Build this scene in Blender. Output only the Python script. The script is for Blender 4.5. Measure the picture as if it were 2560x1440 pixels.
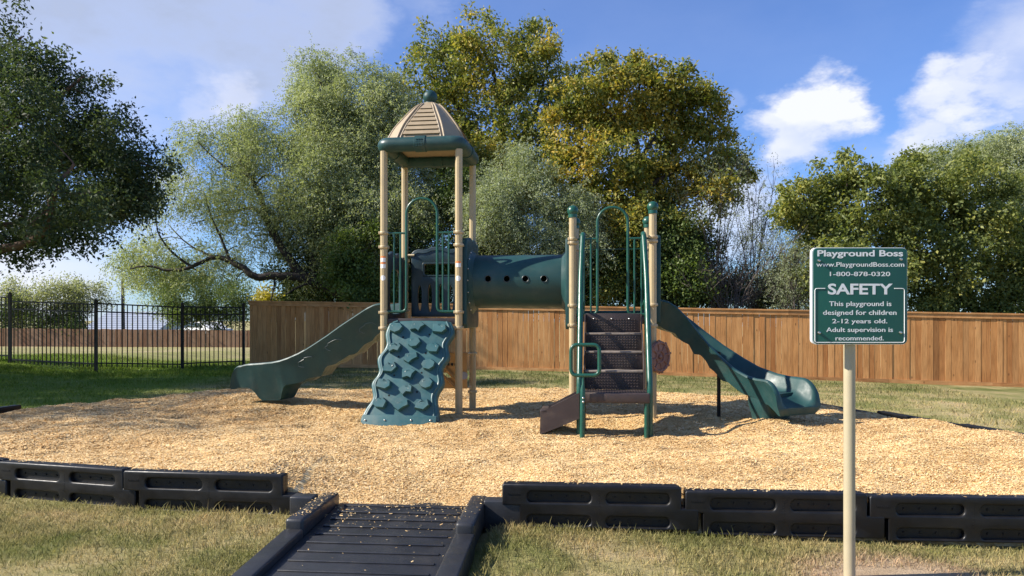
import bpy, bmesh, math, random
import numpy as np
from mathutils import Vector, Matrix
PI = math.pi
for o in list(bpy.data.objects): bpy.data.objects.remove(o)
SC = bpy.context.scene; COL = SC.collection
# ------------------------------------------------------------------ camera, sky, sun, exposure
F, CX, HY, H = 1780.0, 1280.0, 794.0, 1.41          # focal length in photo pixels, horizon row, eye height
cam = bpy.data.cameras.new('camera'); cam.sensor_width = 36; cam.lens = 36*F/2560
cam.shift_y = (HY-720)/2560; cam.clip_end = 2000; cam.clip_start = .05
co = bpy.data.objects.new('camera', cam); COL.objects.link(co)
co.location = (0, 0, H); co.rotation_euler = (PI/2, 0, 0); SC.camera = co
SUN_EL, SUN_AZ = math.radians(36), math.radians(8)     # low morning sun from the left, a little in front
TO_SUN = Vector((-math.cos(SUN_EL)*math.cos(SUN_AZ), -math.cos(SUN_EL)*math.sin(SUN_AZ), math.sin(SUN_EL)))
sl = bpy.data.lights.new('sun', 'SUN'); sl.energy = 5.0; sl.angle = math.radians(.6); sl.color = (1, .93, .82)
so = bpy.data.objects.new('sun', sl); COL.objects.link(so); so.location = (-20, -5, 20)
so.rotation_euler = (-TO_SUN).to_track_quat('-Z', 'Y').to_euler()
SC.view_settings.view_transform = 'Standard'; SC.view_settings.look = 'None'
SC.view_settings.exposure = .84; SC.view_settings.gamma = 1

def sky():
    w = bpy.data.worlds.new("World"); SC.world = w; w.use_nodes = True
    nt = w.node_tree; N = nt.nodes; L = nt.links; N.clear()
    out = N.new('ShaderNodeOutputWorld'); bg = N.new('ShaderNodeBackground'); bg.inputs[1].default_value = .08
    L.new(bg.outputs[0], out.inputs[0])
    st = N.new('ShaderNodeTexSky'); st.sky_type = 'NISHITA'; st.sun_disc = False
    st.sun_elevation = SUN_EL; st.sun_rotation = math.atan2(TO_SUN.x, TO_SUN.y)
    st.air_density = 1.0; st.dust_density = .3; st.ozone_density = 2.0
    hs = N.new('ShaderNodeHueSaturation'); hs.inputs['Saturation'].default_value = 1.12; hs.inputs['Value'].default_value = 1.0
    L.new(st.outputs[0], hs.inputs['Color'])
    tint = N.new('ShaderNodeMix'); tint.data_type = 'RGBA'; tint.blend_type = 'MULTIPLY'; tint.inputs['Factor'].default_value = 1; L.new(hs.outputs[0], tint.inputs['A']); tint.inputs['B'].default_value = (.52, .81, 1.26, 1)
    tc = N.new('ShaderNodeTexCoord')
    n1 = N.new('ShaderNodeTexNoise'); n1.inputs['Scale'].default_value = 3.2; n1.inputs['Detail'].default_value = 7; n1.inputs['Roughness'].default_value = .63
    mp = N.new('ShaderNodeMapping'); mp.inputs['Scale'].default_value = (1, 1, 1.9); L.new(tc.outputs['Generated'], mp.inputs[0]); L.new(mp.outputs[0], n1.inputs['Vector'])
    sub = N.new('ShaderNodeVectorMath'); sub.operation = 'SUBTRACT'; L.new(n1.outputs['Color'], sub.inputs[0]); sub.inputs[1].default_value = (.5, .5, .5)
    sc = N.new('ShaderNodeVectorMath'); sc.operation = 'SCALE'; L.new(sub.outputs[0], sc.inputs[0]); sc.inputs['Scale'].default_value = .26
    ad = N.new('ShaderNodeVectorMath'); L.new(tc.outputs['Generated'], ad.inputs[0]); L.new(sc.outputs[0], ad.inputs[1])
    grey = [(230,0,330,.85),(560,60,270,.9),(800,10,200,.8),(570,190,100,.85),(60,-260,420,.85),(620,-150,300,.8),(-300,100,330,.75),(720,130,130,.6),(180,130,130,.75),(420,170,90,.6),(1090,20,100,.3)]
    white = [(60,700,260,.9),(400,450,65,.8),(2010,270,105,1.1),(1950,340,95,1.0),(2070,255,80,1.1),(1880,410,85,.9),(2300,320,85,.95),(2380,275,90,1.0),(2470,250,90,.95),(2570,200,100,.9),(2240,350,60,.7),(1850,540,180,.85),(1960,430,80,.5),(2200,430,140,.3),(2760,130,240,.8),(1500,560,200,.4),(2700,500,300,.5),(560,265,70,.6),(470,250,50,.4),(300,600,190,.6),(1830,230,45,.25),(2520,20,60,.3)]
    n2 = N.new('ShaderNodeTexNoise'); n2.inputs['Scale'].default_value = 5; n2.inputs['Detail'].default_value = 6; L.new(mp.outputs[0], n2.inputs['Vector'])
    n3_ = N.new('ShaderNodeTexNoise'); n3_.inputs['Scale'].default_value = 2.7; n3_.inputs['Detail'].default_value = 7; n3_.inputs['Roughness'].default_value = .6; L.new(mp.outputs[0], n3_.inputs['Vector'])
    def field(blobs, lo, hi, n2=n2):
        acc = None
        for (px, py, r, k) in blobs:
            d = Vector(((px-CX)/F, 1, (HY-py)/F)).normalized()
            ds = N.new('ShaderNodeVectorMath'); ds.operation = 'DISTANCE'; L.new(ad.outputs[0], ds.inputs[0]); ds.inputs[1].default_value = d
            mr = N.new('ShaderNodeMapRange'); mr.interpolation_type = 'SMOOTHSTEP'; L.new(ds.outputs['Value'], mr.inputs[0]); ra = r/F*.86
            mr.inputs[1].default_value = ra*1.38; mr.inputs[2].default_value = ra*.5; mr.inputs[3].default_value = 0; mr.inputs[4].default_value = k
            if acc is None: acc = mr.outputs[0]
            else:
                m = N.new('ShaderNodeMath'); m.operation = 'SMOOTH_MAX'; L.new(acc, m.inputs[0]); L.new(mr.outputs[0], m.inputs[1]); m.inputs[2].default_value = .15; acc = m.outputs[0]
        mm = N.new('ShaderNodeMapRange'); L.new(n2.outputs[0], mm.inputs[0]); mm.inputs[1].default_value = .3; mm.inputs[2].default_value = .7; mm.inputs[3].default_value = lo; mm.inputs[4].default_value = hi
        fm = N.new('ShaderNodeMath'); fm.operation = 'MULTIPLY'; fm.use_clamp = True; L.new(acc, fm.inputs[0]); L.new(mm.outputs[0], fm.inputs[1]); return fm.outputs[0]
    def lay(base, f, stops):
        rp = N.new('ShaderNodeValToRGB'); e = rp.color_ramp.elements; e[0].position, e[0].color = stops[0]; e[1].position, e[1].color = stops[-1]
        for p, c in stops[1:-1]: k = e.new(p); k.color = c
        L.new(f, rp.inputs[0]); mx = N.new('ShaderNodeMix'); mx.data_type = 'RGBA'; L.new(f, mx.inputs['Factor']); L.new(base, mx.inputs['A']); L.new(rp.outputs[0], mx.inputs['B']); return mx.outputs['Result']
    c = lay(tint.outputs['Result'], field(grey, .30, 1.35, n3_), [(0, (4.6, 5.3, 7.8, 1)), (.35, (5.7, 6.1, 7.4, 1)), (.6, (5.0, 5.4, 6.6, 1)), (.82, (3.7, 4.15, 5.3, 1)), (1, (3.3, 3.75, 4.9, 1))])
    c = lay(c, field(white, .6, 1.2), [(0, (4.6, 5.4, 7.8, 1)), (.5, (5.4, 5.8, 7.2, 1)), (1, (6.7, 6.9, 7.6, 1))])
    L.new(c, bg.inputs[0])
sky()

# ------------------------------------------------------------------ helpers: object tree
def tag(o, label=None, cat=None, group=None, kind=None):
    if label: o['label'] = label
    if cat: o['category'] = cat
    if group: o['group'] = group
    if kind: o['kind'] = kind
    return o
def empty(name, loc, label, cat, group=None, rz=0):
    o = bpy.data.objects.new(name, None); COL.objects.link(o); o.location = loc; o.rotation_euler = (0, 0, rz); o.empty_display_size = .2
    return tag(o, label, cat, group)
def link(name, me, mat, parent=None):
    o = bpy.data.objects.new(name, me); COL.objects.link(o)
    if mat is not None: me.materials.clear(); me.materials.append(mat)
    if parent: o.parent = parent
    return o
def W(px, py, Y): return Vector(((px-CX)*Y/F, Y, H-(py-HY)*Y/F))

class MB:
    """collects vertices and faces, then builds ONE mesh object"""
    def __init__(s): s.v = []; s.f = []
    def add(s, vs, fs):
        k = len(s.v); s.v.extend([tuple(p) for p in vs]); s.f.extend([tuple(i+k for i in f) for f in fs]); return s
    def box(s, lo, hi, fn=None):
        x0, y0, z0 = lo; x1, y1, z1 = hi
        v = [(x0,y0,z0),(x1,y0,z0),(x1,y1,z0),(x0,y1,z0),(x0,y0,z1),(x1,y0,z1),(x1,y1,z1),(x0,y1,z1)]
        if fn: v = [fn(*p) for p in v]
        return s.add(v, [(0,3,2,1),(4,5,6,7),(0,1,5,4),(1,2,6,5),(2,3,7,6),(3,0,4,7)])
    def bbox(s, lo, hi, b=.01, fn=None):
        """box with chamfered edges"""
        bm = bmesh.new(); bmesh.ops.create_cube(bm, size=1)
        for v in bm.verts: v.co = Vector([lo[i]+(v.co[i]+.5)*(hi[i]-lo[i]) for i in range(3)])
        bmesh.ops.bevel(bm, geom=bm.edges[:], offset=b, segments=3, profile=.5, affect='EDGES')
        bm.verts.index_update(); vs = [tuple(v.co) for v in bm.verts]
        if fn: vs = [fn(*p) for p in vs]
        s.add(vs, [[v.index for v in f.verts] for f in bm.faces]); bm.free(); return s
    def tube(s, pts, r, n=8, closed=False, caps=True):
        P = [Vector(p) for p in pts]; m = len(P); rr = r if hasattr(r, '__len__') else [r]*m
        vs = []; fs = []; up = None
        for i in range(m):
            if closed: t = (P[(i+1) % m]-P[i-1])
            else: t = P[min(i+1, m-1)]-P[max(i-1, 0)]
            if t.length < 1e-9: t = Vector((0,0,1))
            t.normalize()
            if up is None:
                up = Vector((0,0,1)) if abs(t.z) < .9 else Vector((0,1,0))
            a = (up - t*up.dot(t))
            if a.length < 1e-6: a = t.orthogonal()
            a.normalize(); up = a; b = t.cross(a)
            for k in range(n):
                q = 2*PI*k/n; vs.append(P[i]+(a*math.cos(q)+b*math.sin(q))*rr[i])
        for i in range(m if closed else m-1):
            j = (i+1) % m
            for k in range(n): fs.append((i*n+k, i*n+(k+1) % n, j*n+(k+1) % n, j*n+k))
        if caps and not closed: fs.append(tuple(range(n-1, -1, -1))); fs.append(tuple((m-1)*n+k for k in range(n)))
        return s.add(vs, fs)
    def lathe(s, prof, c=(0,0,0), n=20, axis='z', flute=None):
        vs = []; fs = []; m = len(prof)
        for (r, z) in prof:
            for k in range(n):
                q = 2*PI*k/n; R = r*(flute(q) if flute else 1)
                p = (R*math.cos(q), R*math.sin(q), z)
                if axis == 'x': p = (z, p[0], p[1])
                if axis == 'y': p = (p[0], z, p[1])
                vs.append((c[0]+p[0], c[1]+p[1], c[2]+p[2]))
        for i in range(m-1):
            for k in range(n): fs.append((i*n+k, i*n+(k+1) % n, (i+1)*n+(k+1) % n, (i+1)*n+k))
        if prof[0][0] > 1e-6: fs.append(tuple(range(n-1, -1, -1)))
        if prof[-1][0] > 1e-6: fs.append(tuple((m-1)*n+k for k in range(n)))
        return s.add(vs, fs)
    def ball(s, c, r, n=20):
        return s.lathe([(r*math.sin(PI*i/12)+1e-7, -r*math.cos(PI*i/12)) for i in range(13)], c, n)
    def loft(s, rings, closed_ring=True, caps=True):
        n = len(rings[0]); vs = [p for r in rings for p in r]; fs = []
        for i in range(len(rings)-1):
            for k in range(n if closed_ring else n-1): fs.append((i*n+k, i*n+(k+1) % n, (i+1)*n+(k+1) % n, (i+1)*n+k))
        if caps: fs.append(tuple(range(n-1, -1, -1))); fs.append(tuple((len(rings)-1)*n+k for k in range(n)))
        return s.add(vs, fs)
    def plate(s, loops, t, bev=.006, fn=None, res=2):
        """flat plate with holes (2D filled curve), rounded edges; fn maps (u,v,w) to space"""
        cu = bpy.data.curves.new('c', 'CURVE'); cu.dimensions = '2D'; cu.fill_mode = 'BOTH'; cu.extrude = max(t/2-bev, 1e-4); cu.bevel_depth = bev; cu.bevel_resolution = res; cu.offset = -bev
        for lp in loops:
            sp = cu.splines.new('POLY'); sp.points.add(len(lp)-1); sp.use_cyclic_u = True
            for p, q in zip(sp.points, lp): p.co = (q[0], q[1], 0, 1)
        return s.curve(cu, fn)
    def curve(s, cu, fn=None):
        o = bpy.data.objects.new('c', cu); COL.objects.link(o); dg = bpy.context.evaluated_depsgraph_get()
        me = bpy.data.meshes.new_from_object(o.evaluated_get(dg))
        vs = [tuple(v.co) for v in me.vertices]; fs = [tuple(p.vertices) for p in me.polygons]
        bpy.data.objects.remove(o); bpy.data.meshes.remove(me)
        if fn: vs = [fn(*p) for p in vs]
        return s.add(vs, fs)
    def build(s, name, mat, parent=None, off=(0,0,0), smooth=35, weld=True):
        me = bpy.data.meshes.new(name)
        me.from_pydata([(p[0]-off[0], p[1]-off[1], p[2]-off[2]) for p in s.v], [], s.f)
        bm = bmesh.new(); bm.from_mesh(me)
        if weld: bmesh.ops.remove_doubles(bm, verts=bm.verts, dist=1e-5)
        bmesh.ops.recalc_face_normals(bm, faces=bm.faces); bm.to_mesh(me); bm.free()
        if smooth:
            me.polygons.foreach_set('use_smooth', [True]*len(me.polygons)); me.set_sharp_from_angle(angle=math.radians(smooth))
        return link(name, me, mat, parent)

def np_mesh(name, V, Fq, mat, parent=None, smooth=False):
    me = bpy.data.meshes.new(name); V = np.ascontiguousarray(V, np.float32); Fq = np.ascontiguousarray(Fq, np.int32)
    k = Fq.shape[1]; n = len(Fq)
    me.vertices.add(len(V)); me.vertices.foreach_set('co', V.ravel())
    me.loops.add(n*k); me.loops.foreach_set('vertex_index', Fq.ravel())
    me.polygons.add(n); me.polygons.foreach_set('loop_start', np.arange(0, n*k, k, dtype=np.int32)); me.polygons.foreach_set('loop_total', np.full(n, k, np.int32))
    if smooth: me.polygons.foreach_set('use_smooth', np.ones(n, bool))
    me.update(calc_edges=True); me.validate()
    return link(name, me, mat, parent)

def boolean_cut(o, cut):
    """cut mesh object 'cut' out of o and drop the cutter"""
    m = o.modifiers.new('b', 'BOOLEAN'); m.operation = 'DIFFERENCE'; m.solver = 'EXACT'; m.object = cut
    dg = bpy.context.evaluated_depsgraph_get(); dg.update()
    me = bpy.data.meshes.new_from_object(o.evaluated_get(dg)); old = o.data; o.modifiers.clear(); o.data = me; bpy.data.meshes.remove(old)
    bpy.data.objects.remove(cut)

def lerp(a, b, t): return a+(b-a)*t
def smooth01(e0, e1, x):
    t = np.clip((x-e0)/(e1-e0), 0, 1); return t*t*(3-2*t)
def arc_pts(pts, r, n=6, closed=False):
    """round the corners of a polyline"""
    P = [Vector(p) for p in pts]; out = []; m = len(P)
    for i in range(m):
        if not closed and i in (0, m-1): out.append(P[i]); continue
        a, b, c = P[i-1], P[i], P[(i+1) % m]
        u = (a-b); v = (c-b); rr = min(r, u.length*.48, v.length*.48); p0 = b+u.normalized()*rr; p1 = b+v.normalized()*rr
        for k in range(n+1):
            t = k/n; out.append(p0*(1-t)**2+b*2*t*(1-t)+p1*t*t)
    return out
def fbm(x, y, seed=0, sc=1.0, oct=4):
    """cheap smooth noise (sum of rotated sines), about -1..1"""
    r = np.random.default_rng(seed); o = np.zeros_like(x, dtype=float); a = 1; tot = 0
    for k in range(oct):
        for _ in range(4):
            th = r.uniform(0, 2*PI); ph = r.uniform(0, 2*PI); w = sc*2**k*r.uniform(.7, 1.3)
            o = o+a*np.sin((x*np.cos(th)+y*np.sin(th))*w+ph+1.3*np.sin((x*np.sin(th)-y*np.cos(th))*w*.6+ph*2))/4
        tot += a; a *= .55
    return o/tot*1.8

# ------------------------------------------------------------------ materials
def newmat(name):
    m = bpy.data.materials.new(name); m.use_nodes = True; nt = m.node_tree
    return m, nt, nt.nodes['Principled BSDF'], nt.nodes['Material Output']
def ramp(nt, fac, stops, interp='LINEAR'):
    r = nt.nodes.new('ShaderNodeValToRGB'); e = r.color_ramp.elements; r.color_ramp.interpolation = interp
    e[0].position = stops[0][0]; e[0].color = (*stops[0][1], 1); e[1].position = stops[-1][0]; e[1].color = (*stops[-1][1], 1)
    for p, c in stops[1:-1]: k = e.new(p); k.color = (*c, 1)
    nt.links.new(fac, r.inputs[0]); return r.outputs[0]
def noise(nt, scale, detail=5, rough=.55, vec=None, coord='Object', mapscale=None, fac=True):
    n = nt.nodes.new('ShaderNodeTexNoise'); n.inputs['Scale'].default_value = scale; n.inputs['Detail'].default_value = detail; n.inputs['Roughness'].default_value = rough
    if vec is None:
        tc = nt.nodes.new('ShaderNodeTexCoord'); vec = tc.outputs[coord]
    if mapscale:
        mp = nt.nodes.new('ShaderNodeMapping'); mp.inputs['Scale'].default_value = mapscale; nt.links.new(vec, mp.inputs[0]); vec = mp.outputs[0]
    nt.links.new(vec, n.inputs['Vector']); return n.outputs[0] if fac else n
def mixc(nt, fac, a, b, blend='MIX'):
    m = nt.nodes.new('ShaderNodeMix'); m.data_type = 'RGBA'; m.blend_type = blend
    for s, v in (('Factor', fac), ('A', a), ('B', b)):
        if isinstance(v, (int, float)): m.inputs[s].default_value = v
        elif isinstance(v, tuple): m.inputs[s].default_value = (*v, 1)
        else: nt.links.new(v, m.inputs[s])
    return m.outputs['Result']
def mrange(nt, v, a, b, c=0., d=1., st='LINEAR'):
    m = nt.nodes.new('ShaderNodeMapRange'); m.interpolation_type = st; nt.links.new(v, m.inputs[0])
    for i, q in enumerate((a, b, c, d)): m.inputs[i+1].default_value = q
    return m.outputs[0]
def math_(nt, op, a, b=None, clamp=False):
    m = nt.nodes.new('ShaderNodeMath'); m.operation = op; m.use_clamp = clamp
    for i, v in enumerate((a, b)):
        if v is None: continue
        if isinstance(v, (int, float)): m.inputs[i].default_value = v
        else: nt.links.new(v, m.inputs[i])
    return m.outputs[0]
def bump(nt, bs, h, strength=.3, dist=.01):
    b = nt.nodes.new('ShaderNodeBump'); b.inputs['Strength'].default_value = strength; b.inputs['Distance'].default_value = dist
    nt.links.new(h, b.inputs['Height']); nt.links.new(b.outputs[0], bs.inputs['Normal'])
def plain(name, col, rough=.5, var=.25, scale=6, bumps=.15, bscale=120, metal=0, spec=.5, dust=None):
    m, nt, bs, _ = newmat(name)
    n = noise(nt, scale, 6); c = ramp(nt, n, [(.3, tuple(x*(1-var) for x in col)), (.7, tuple(min(1, x*(1+var)) for x in col))])
    if dust:
        dn = mrange(nt, noise(nt, 3.1, 7, .65), .5, .78, 0, dust[1]); c = mixc(nt, dn, c, dust[0])
    nt.links.new(c, bs.inputs['Base Color'])
    nt.links.new(mrange(nt, noise(nt, scale*2.3, 5), .3, .7, max(rough-.09, .05), min(rough+.12, 1)), bs.inputs['Roughness'])
    bs.inputs['Metallic'].default_value = metal; bs.inputs['Specular IOR Level'].default_value = spec
    if bumps: bump(nt, bs, noise(nt, bscale, 3), bumps, .002)
    return m
M = {}
M['teal'] = plain('teal_plastic', (.0150, .054, .053), .46, .15, 4, .12, 180, spec=.35, dust=((.20, .19, .15), .18))
M['navy'] = plain('dark_teal_plastic', (.013, .032, .040), .38, .15, 4, .12, 180, dust=((.16, .15, .13), .12))
M['climb'] = plain('climber_plastic', (.030, .098, .104), .42, .14, 5, .15, 150, dust=((.30, .25, .17), .22))
M['green'] = plain('green_coated_steel', (.011, .074, .050), .32, .12, 8, .05, 200)
M['tan'] = plain('tan_post', (.43, .335, .185), .42, .06, 5, .05, 200, dust=((.30, .24, .17), .25))
M['clamp'] = plain('tan_clamp', (.46, .36, .205), .38, .08, 9, .05, 200)
M['rooftan'] = plain('tan_roof_plastic', (.325, .25, .155), .5, .08, 6, .1, 150)
M['brown'] = plain('brown_coated_steel', (.042, .029, .027), .5, .2, 6, .3, 160, dust=((.3, .24, .17), .28))
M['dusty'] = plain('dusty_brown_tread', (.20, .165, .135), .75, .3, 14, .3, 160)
M['wheelbrown'] = plain('brown_plastic', (.23, .118, .085), .5, .15, 9, .2, 120)
M['tanpanel'] = plain('yellow_tan_plastic', (.46, .25, .08), .5, .1, 5, .1, 150)
M['black'] = plain('black_recycled_plastic', (.0065, .0065, .0075), .42, .2, 5, .25, 140, spec=.4, dust=((.12, .105, .085), .14))
M['blackmetal'] = plain('black_coated_steel', (.004, .0042, .0045), .45, .15, 5, .05, 150, spec=.3)
M['ramp'] = plain('black_ramp_plastic', (.021, .0215, .024), .4, .2, 5, .25, 140, spec=.5, dust=((.16, .14, .11), .16))
M['hole'] = plain('dark_hole', (.006, .007, .008), .8, .1)
M['steel'] = plain('zinc_bolt', (.62, .61, .58), .3, .1, 20, 0, metal=1)
M['white'] = plain('white_print', (.78, .78, .76), .5, .05)
M['stickor'] = plain('orange_print', (.75, .22, .05), .5, .05)
M['grey'] = plain('grey_print', (.3, .3, .33), .5, .05)
M['signgreen'] = plain('green_sign_face', (.008, .088, .064), .38, .08, 4, .08, 200)
M['signpost'] = plain('tan_sign_post', (.40, .34, .22), .4, .06, 7, .05, 150)
M['housewhite'] = plain('pale_grey_metal_roof', (.33, .36, .41), .5, .08)
M['carwhite'] = plain('white_car_paint', (.75, .76, .78), .25, .03)
M['glass'] = plain('dark_glass', (.03, .035, .04), .08, .05, spec=.6)
M['rubber'] = plain('black_rubber', (.015, .015, .015), .8, .1)
M['poleswood'] = plain('grey_pole_wood', (.12, .10, .09), .8, .2)

def wood_mat(name, dark, mid, light, grainaxis=(14, 14, .9)):
    m, nt, bs, _ = newmat(name)
    tc = nt.nodes.new('ShaderNodeTexCoord'); g = nt.nodes.new('ShaderNodeNewGeometry'); ri = g.outputs['Random Per Island']
    sh = nt.nodes.new('ShaderNodeVectorMath'); sh.operation = 'SCALE'; nt.links.new(tc.outputs['Object'], sh.inputs[0]); sh.inputs['Scale'].default_value = 1
    cb = nt.nodes.new('ShaderNodeCombineXYZ'); nt.links.new(math_(nt, 'MULTIPLY', ri, 37.), cb.inputs[0]); nt.links.new(math_(nt, 'MULTIPLY', ri, 53.), cb.inputs[2])
    ad = nt.nodes.new('ShaderNodeVectorMath'); nt.links.new(tc.outputs['Object'], ad.inputs[0]); nt.links.new(cb.outputs[0], ad.inputs[1])
    base = ramp(nt, ri, [(0, dark), (.22, mid), (.5, light), (.72, mid), (.93, light), (1, tuple(x*.62 for x in dark))])
    gr = noise(nt, 3.0, 8, .65, ad.outputs[0], mapscale=grainaxis)
    base = mixc(nt, 1.0, base, ramp(nt, gr, [(.3, (.62, .58, .54)), (.55, (1, 1, 1)), (.75, (1.12, 1.1, 1.05))]), 'MULTIPLY')
    big = noise(nt, 1.2, 4, .5, ad.outputs[0], mapscale=(3, 3, .8))
    base = mixc(nt, 1.0, base, ramp(nt, big, [(.35, (.8, .74, .68)), (.6, (1, 1, 1))]), 'MULTIPLY')
    vo = nt.nodes.new('ShaderNodeTexVoronoi'); vo.inputs['Scale'].default_value = 3.1
    mp = nt.nodes.new('ShaderNodeMapping'); mp.inputs['Scale'].default_value = (1.5, 1.5, .8); nt.links.new(ad.outputs[0], mp.inputs[0]); nt.links.new(mp.outputs[0], vo.inputs['Vector'])
    kn = mrange(nt, vo.outputs['Distance'], .05, .11, .8, 0.)
    base = mixc(nt, kn, base, tuple(x*.33 for x in dark))
    nt.links.new(base, bs.inputs['Base Color']); bs.inputs['Roughness'].default_value = .78; bs.inputs['Specular IOR Level'].default_value = .25
    bump(nt, bs, gr, .35, .004)
    return m
M['cedar'] = wood_mat('cedar_boards', (.45, .195, .064), (.56, .268, .094), (.63, .325, .125))
M['cedartrim'] = wood_mat('cedar_trim', (.46, .21, .08), (.57, .285, .11), (.62, .33, .135), (.9, 14, 14))
M['oldwood'] = wood_mat('weathered_boards', (.24, .13, .075), (.33, .19, .11), (.38, .25, .16))

def bark_mat(name, a, b):
    m, nt, bs, _ = newmat(name); n = noise(nt, 9, 8, .7, mapscale=(1, 1, .35))
    nt.links.new(ramp(nt, n, [(.3, a), (.7, b)]), bs.inputs['Base Color']); bs.inputs['Roughness'].default_value = .9; bump(nt, bs, n, .8, .03); return m
M['bark'] = bark_mat('dark_bark', (.018, .014, .011), (.06, .047, .037))
M['barkbrown'] = bark_mat('brown_bark', (.07, .04, .026), (.14, .085, .055))
M['twig'] = bark_mat('grey_twig_bark', (.06, .046, .038), (.13, .105, .09))
def leaf_mat(name, stops, sc=.55, transl=.32, rough=.5, blend=.5):
    """leaf colour: mix of a per-leaf random value and a slow clump-wise noise"""
    m, nt, bs, out = newmat(name); g = nt.nodes.new('ShaderNodeNewGeometry')
    n = mrange(nt, noise(nt, sc, 4, .6), .32, .68)
    f = math_(nt, 'ADD', math_(nt, 'MULTIPLY', n, 1-blend), math_(nt, 'MULTIPLY', g.outputs['Random Per Island'], blend))
    c = ramp(nt, f, stops); nt.links.new(c, bs.inputs['Base Color']); bs.inputs['Roughness'].default_value = rough; bs.inputs['Specular IOR Level'].default_value = .25
    t = nt.nodes.new('ShaderNodeBsdfTranslucent'); nt.links.new(mixc(nt, 1.0, c, (1.25, 1.3, .6), 'MULTIPLY'), t.inputs[0])
    mx = nt.nodes.new('ShaderNodeMixShader'); mx.inputs[0].default_value = transl; nt.links.new(bs.outputs[0], mx.inputs[1]); nt.links.new(t.outputs[0], mx.inputs[2]); nt.links.new(mx.outputs[0], out.inputs[0])
    return m
M['leaf_oak'] = leaf_mat('oak_leaves', [(.1, (.034, .055, .026)), (.5, (.068, .098, .044)), (.85, (.13, .16, .075)), (1, (.21, .235, .12))], .55, .36, .6)
M['leaf_mesq'] = leaf_mat('feathery_leaves', [(.1, (.17, .205, .11)), (.5, (.31, .345, .19)), (.8, (.44, .465, .29)), (1, (.54, .54, .38))], .7, .42)
M['leaf_mesq2'] = leaf_mat('grey_feathery_leaves', [(.1, (.17, .20, .12)), (.5, (.31, .35, .22)), (.85, (.43, .46, .32)), (1, (.52, .52, .38))], .7, .42)
M['leaf_elm'] = leaf_mat('elm_leaves', [(.1, (.06, .09, .026)), (.4, (.14, .175, .045)), (.62, (.28, .275, .065)), (.85, (.52, .40, .08)), (1, (.62, .42, .10))], .5, .38)
M['leaf_gold'] = leaf_mat('golden_leaves', [(.08, (.055, .088, .024)), (.36, (.14, .17, .038)), (.58, (.29, .265, .06)), (.8, (.54, .40, .08)), (1, (.68, .43, .10))], .45, .38)
M['leaf_dark'] = leaf_mat('dark_shrub_leaves', [(0.1, (0.027, 0.042, 0.015)), (0.5, (0.060, 0.093, 0.027)), (0.9, (0.120, 0.165, 0.045)), (1, (0.225, 0.225, 0.075))], .8, .3)
M['leaf_bright'] = leaf_mat('bright_green_leaves', [(.1, (.045, .075, .018)), (.4, (.10, .15, .035)), (.75, (.20, .25, .07)), (1, (.30, .34, .12))], 1.0, .4)
M['leaf_right'] = leaf_mat('hackberry_leaves', [(.1, (.07, .095, .028)), (.45, (.16, .195, .058)), (.72, (.29, .30, .085)), (.92, (.45, .40, .11)), (1, (.55, .45, .15))], .8, .42)
M['leaf_yellow'] = leaf_mat('yellow_leaves', [(.1, (.16, .15, .02)), (.5, (.36, .30, .035)), (1, (.52, .42, .06))], .8, .4)
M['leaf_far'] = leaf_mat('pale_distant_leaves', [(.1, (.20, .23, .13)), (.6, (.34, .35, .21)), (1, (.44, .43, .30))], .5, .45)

def lawn_color(nt):
    """lawn colour by place in the yard: straw, olive and green patches, greener by the fences, bare dirt at the sign"""
    tc = nt.nodes.new('ShaderNodeTexCoord'); P = tc.outputs['Object']; sx = nt.nodes.new('ShaderNodeSeparateXYZ'); nt.links.new(P, sx.inputs[0]); X, Y = sx.outputs[0], sx.outputs[1]
    n1 = noise(nt, 1.3, 6, .6, P); n2 = noise(nt, 9, 5, .65, P); n3 = noise(nt, .35, 3, .5, P)
    c = ramp(nt, n1, [(.30, (.15, .18, .045)), (.44, (.25, .245, .085)), (.56, (.40, .335, .15)), (.66, (.48, .37, .19)), (.78, (.34, .25, .125))])
    c = mixc(nt, mrange(nt, n2, .35, .7, 0., .55), c, ramp(nt, n1, [(.3, (.20, .165, .08)), (.7, (.46, .38, .21))]))
    # greener by the wood fence and far more so by the metal fence
    w = math_(nt, 'MULTIPLY', mrange(nt, Y, 13., 17., st='SMOOTHSTEP'), mrange(nt, X, 13., -1., .6, 1.))
    w = math_(nt, 'MULTIPLY', w, mrange(nt, n1, .3, .66, .95, .35))
    c = mixc(nt, w, c, (.075, .105, .028))
    wl = math_(nt, 'MULTIPLY', mrange(nt, X, -5.4, -7.2, st='SMOOTHSTEP'), mrange(nt, Y, 8.5, 11., st='SMOOTHSTEP')); wl = math_(nt, 'MULTIPLY', wl, mrange(nt, Y, 27., 19.5, .25, 1.))
    c = mixc(nt, math_(nt, 'MULTIPLY', wl, mrange(nt, n2, .25, .8, 1., .6)), c, (.15, .235, .022))
    # dry field beyond
    c = mixc(nt, mrange(nt, Y, 21., 30., 0., .75), c, ramp(nt, n3, [(.35, (.30, .28, .11)), (.65, (.42, .33, .19))]))
    # dirt at the sign post
    ds = nt.nodes.new('ShaderNodeVectorMath'); ds.operation = 'DISTANCE'; nt.links.new(P, ds.inputs[0]); ds.inputs[1].default_value = (2.2, 3.85, 0)
    d = math_(nt, 'ADD', ds.outputs['Value'], math_(nt, 'MULTIPLY', n2, .5))
    c = mixc(nt, mrange(nt, d, 1.0, .7, 0., .92, 'SMOOTHSTEP'), c, ramp(nt, n2, [(.3, (.42, .29, .18)), (.7, (.55, .41, .27))]))
    # strip of brown litter at the chip edge, left
    return c, n2
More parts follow.
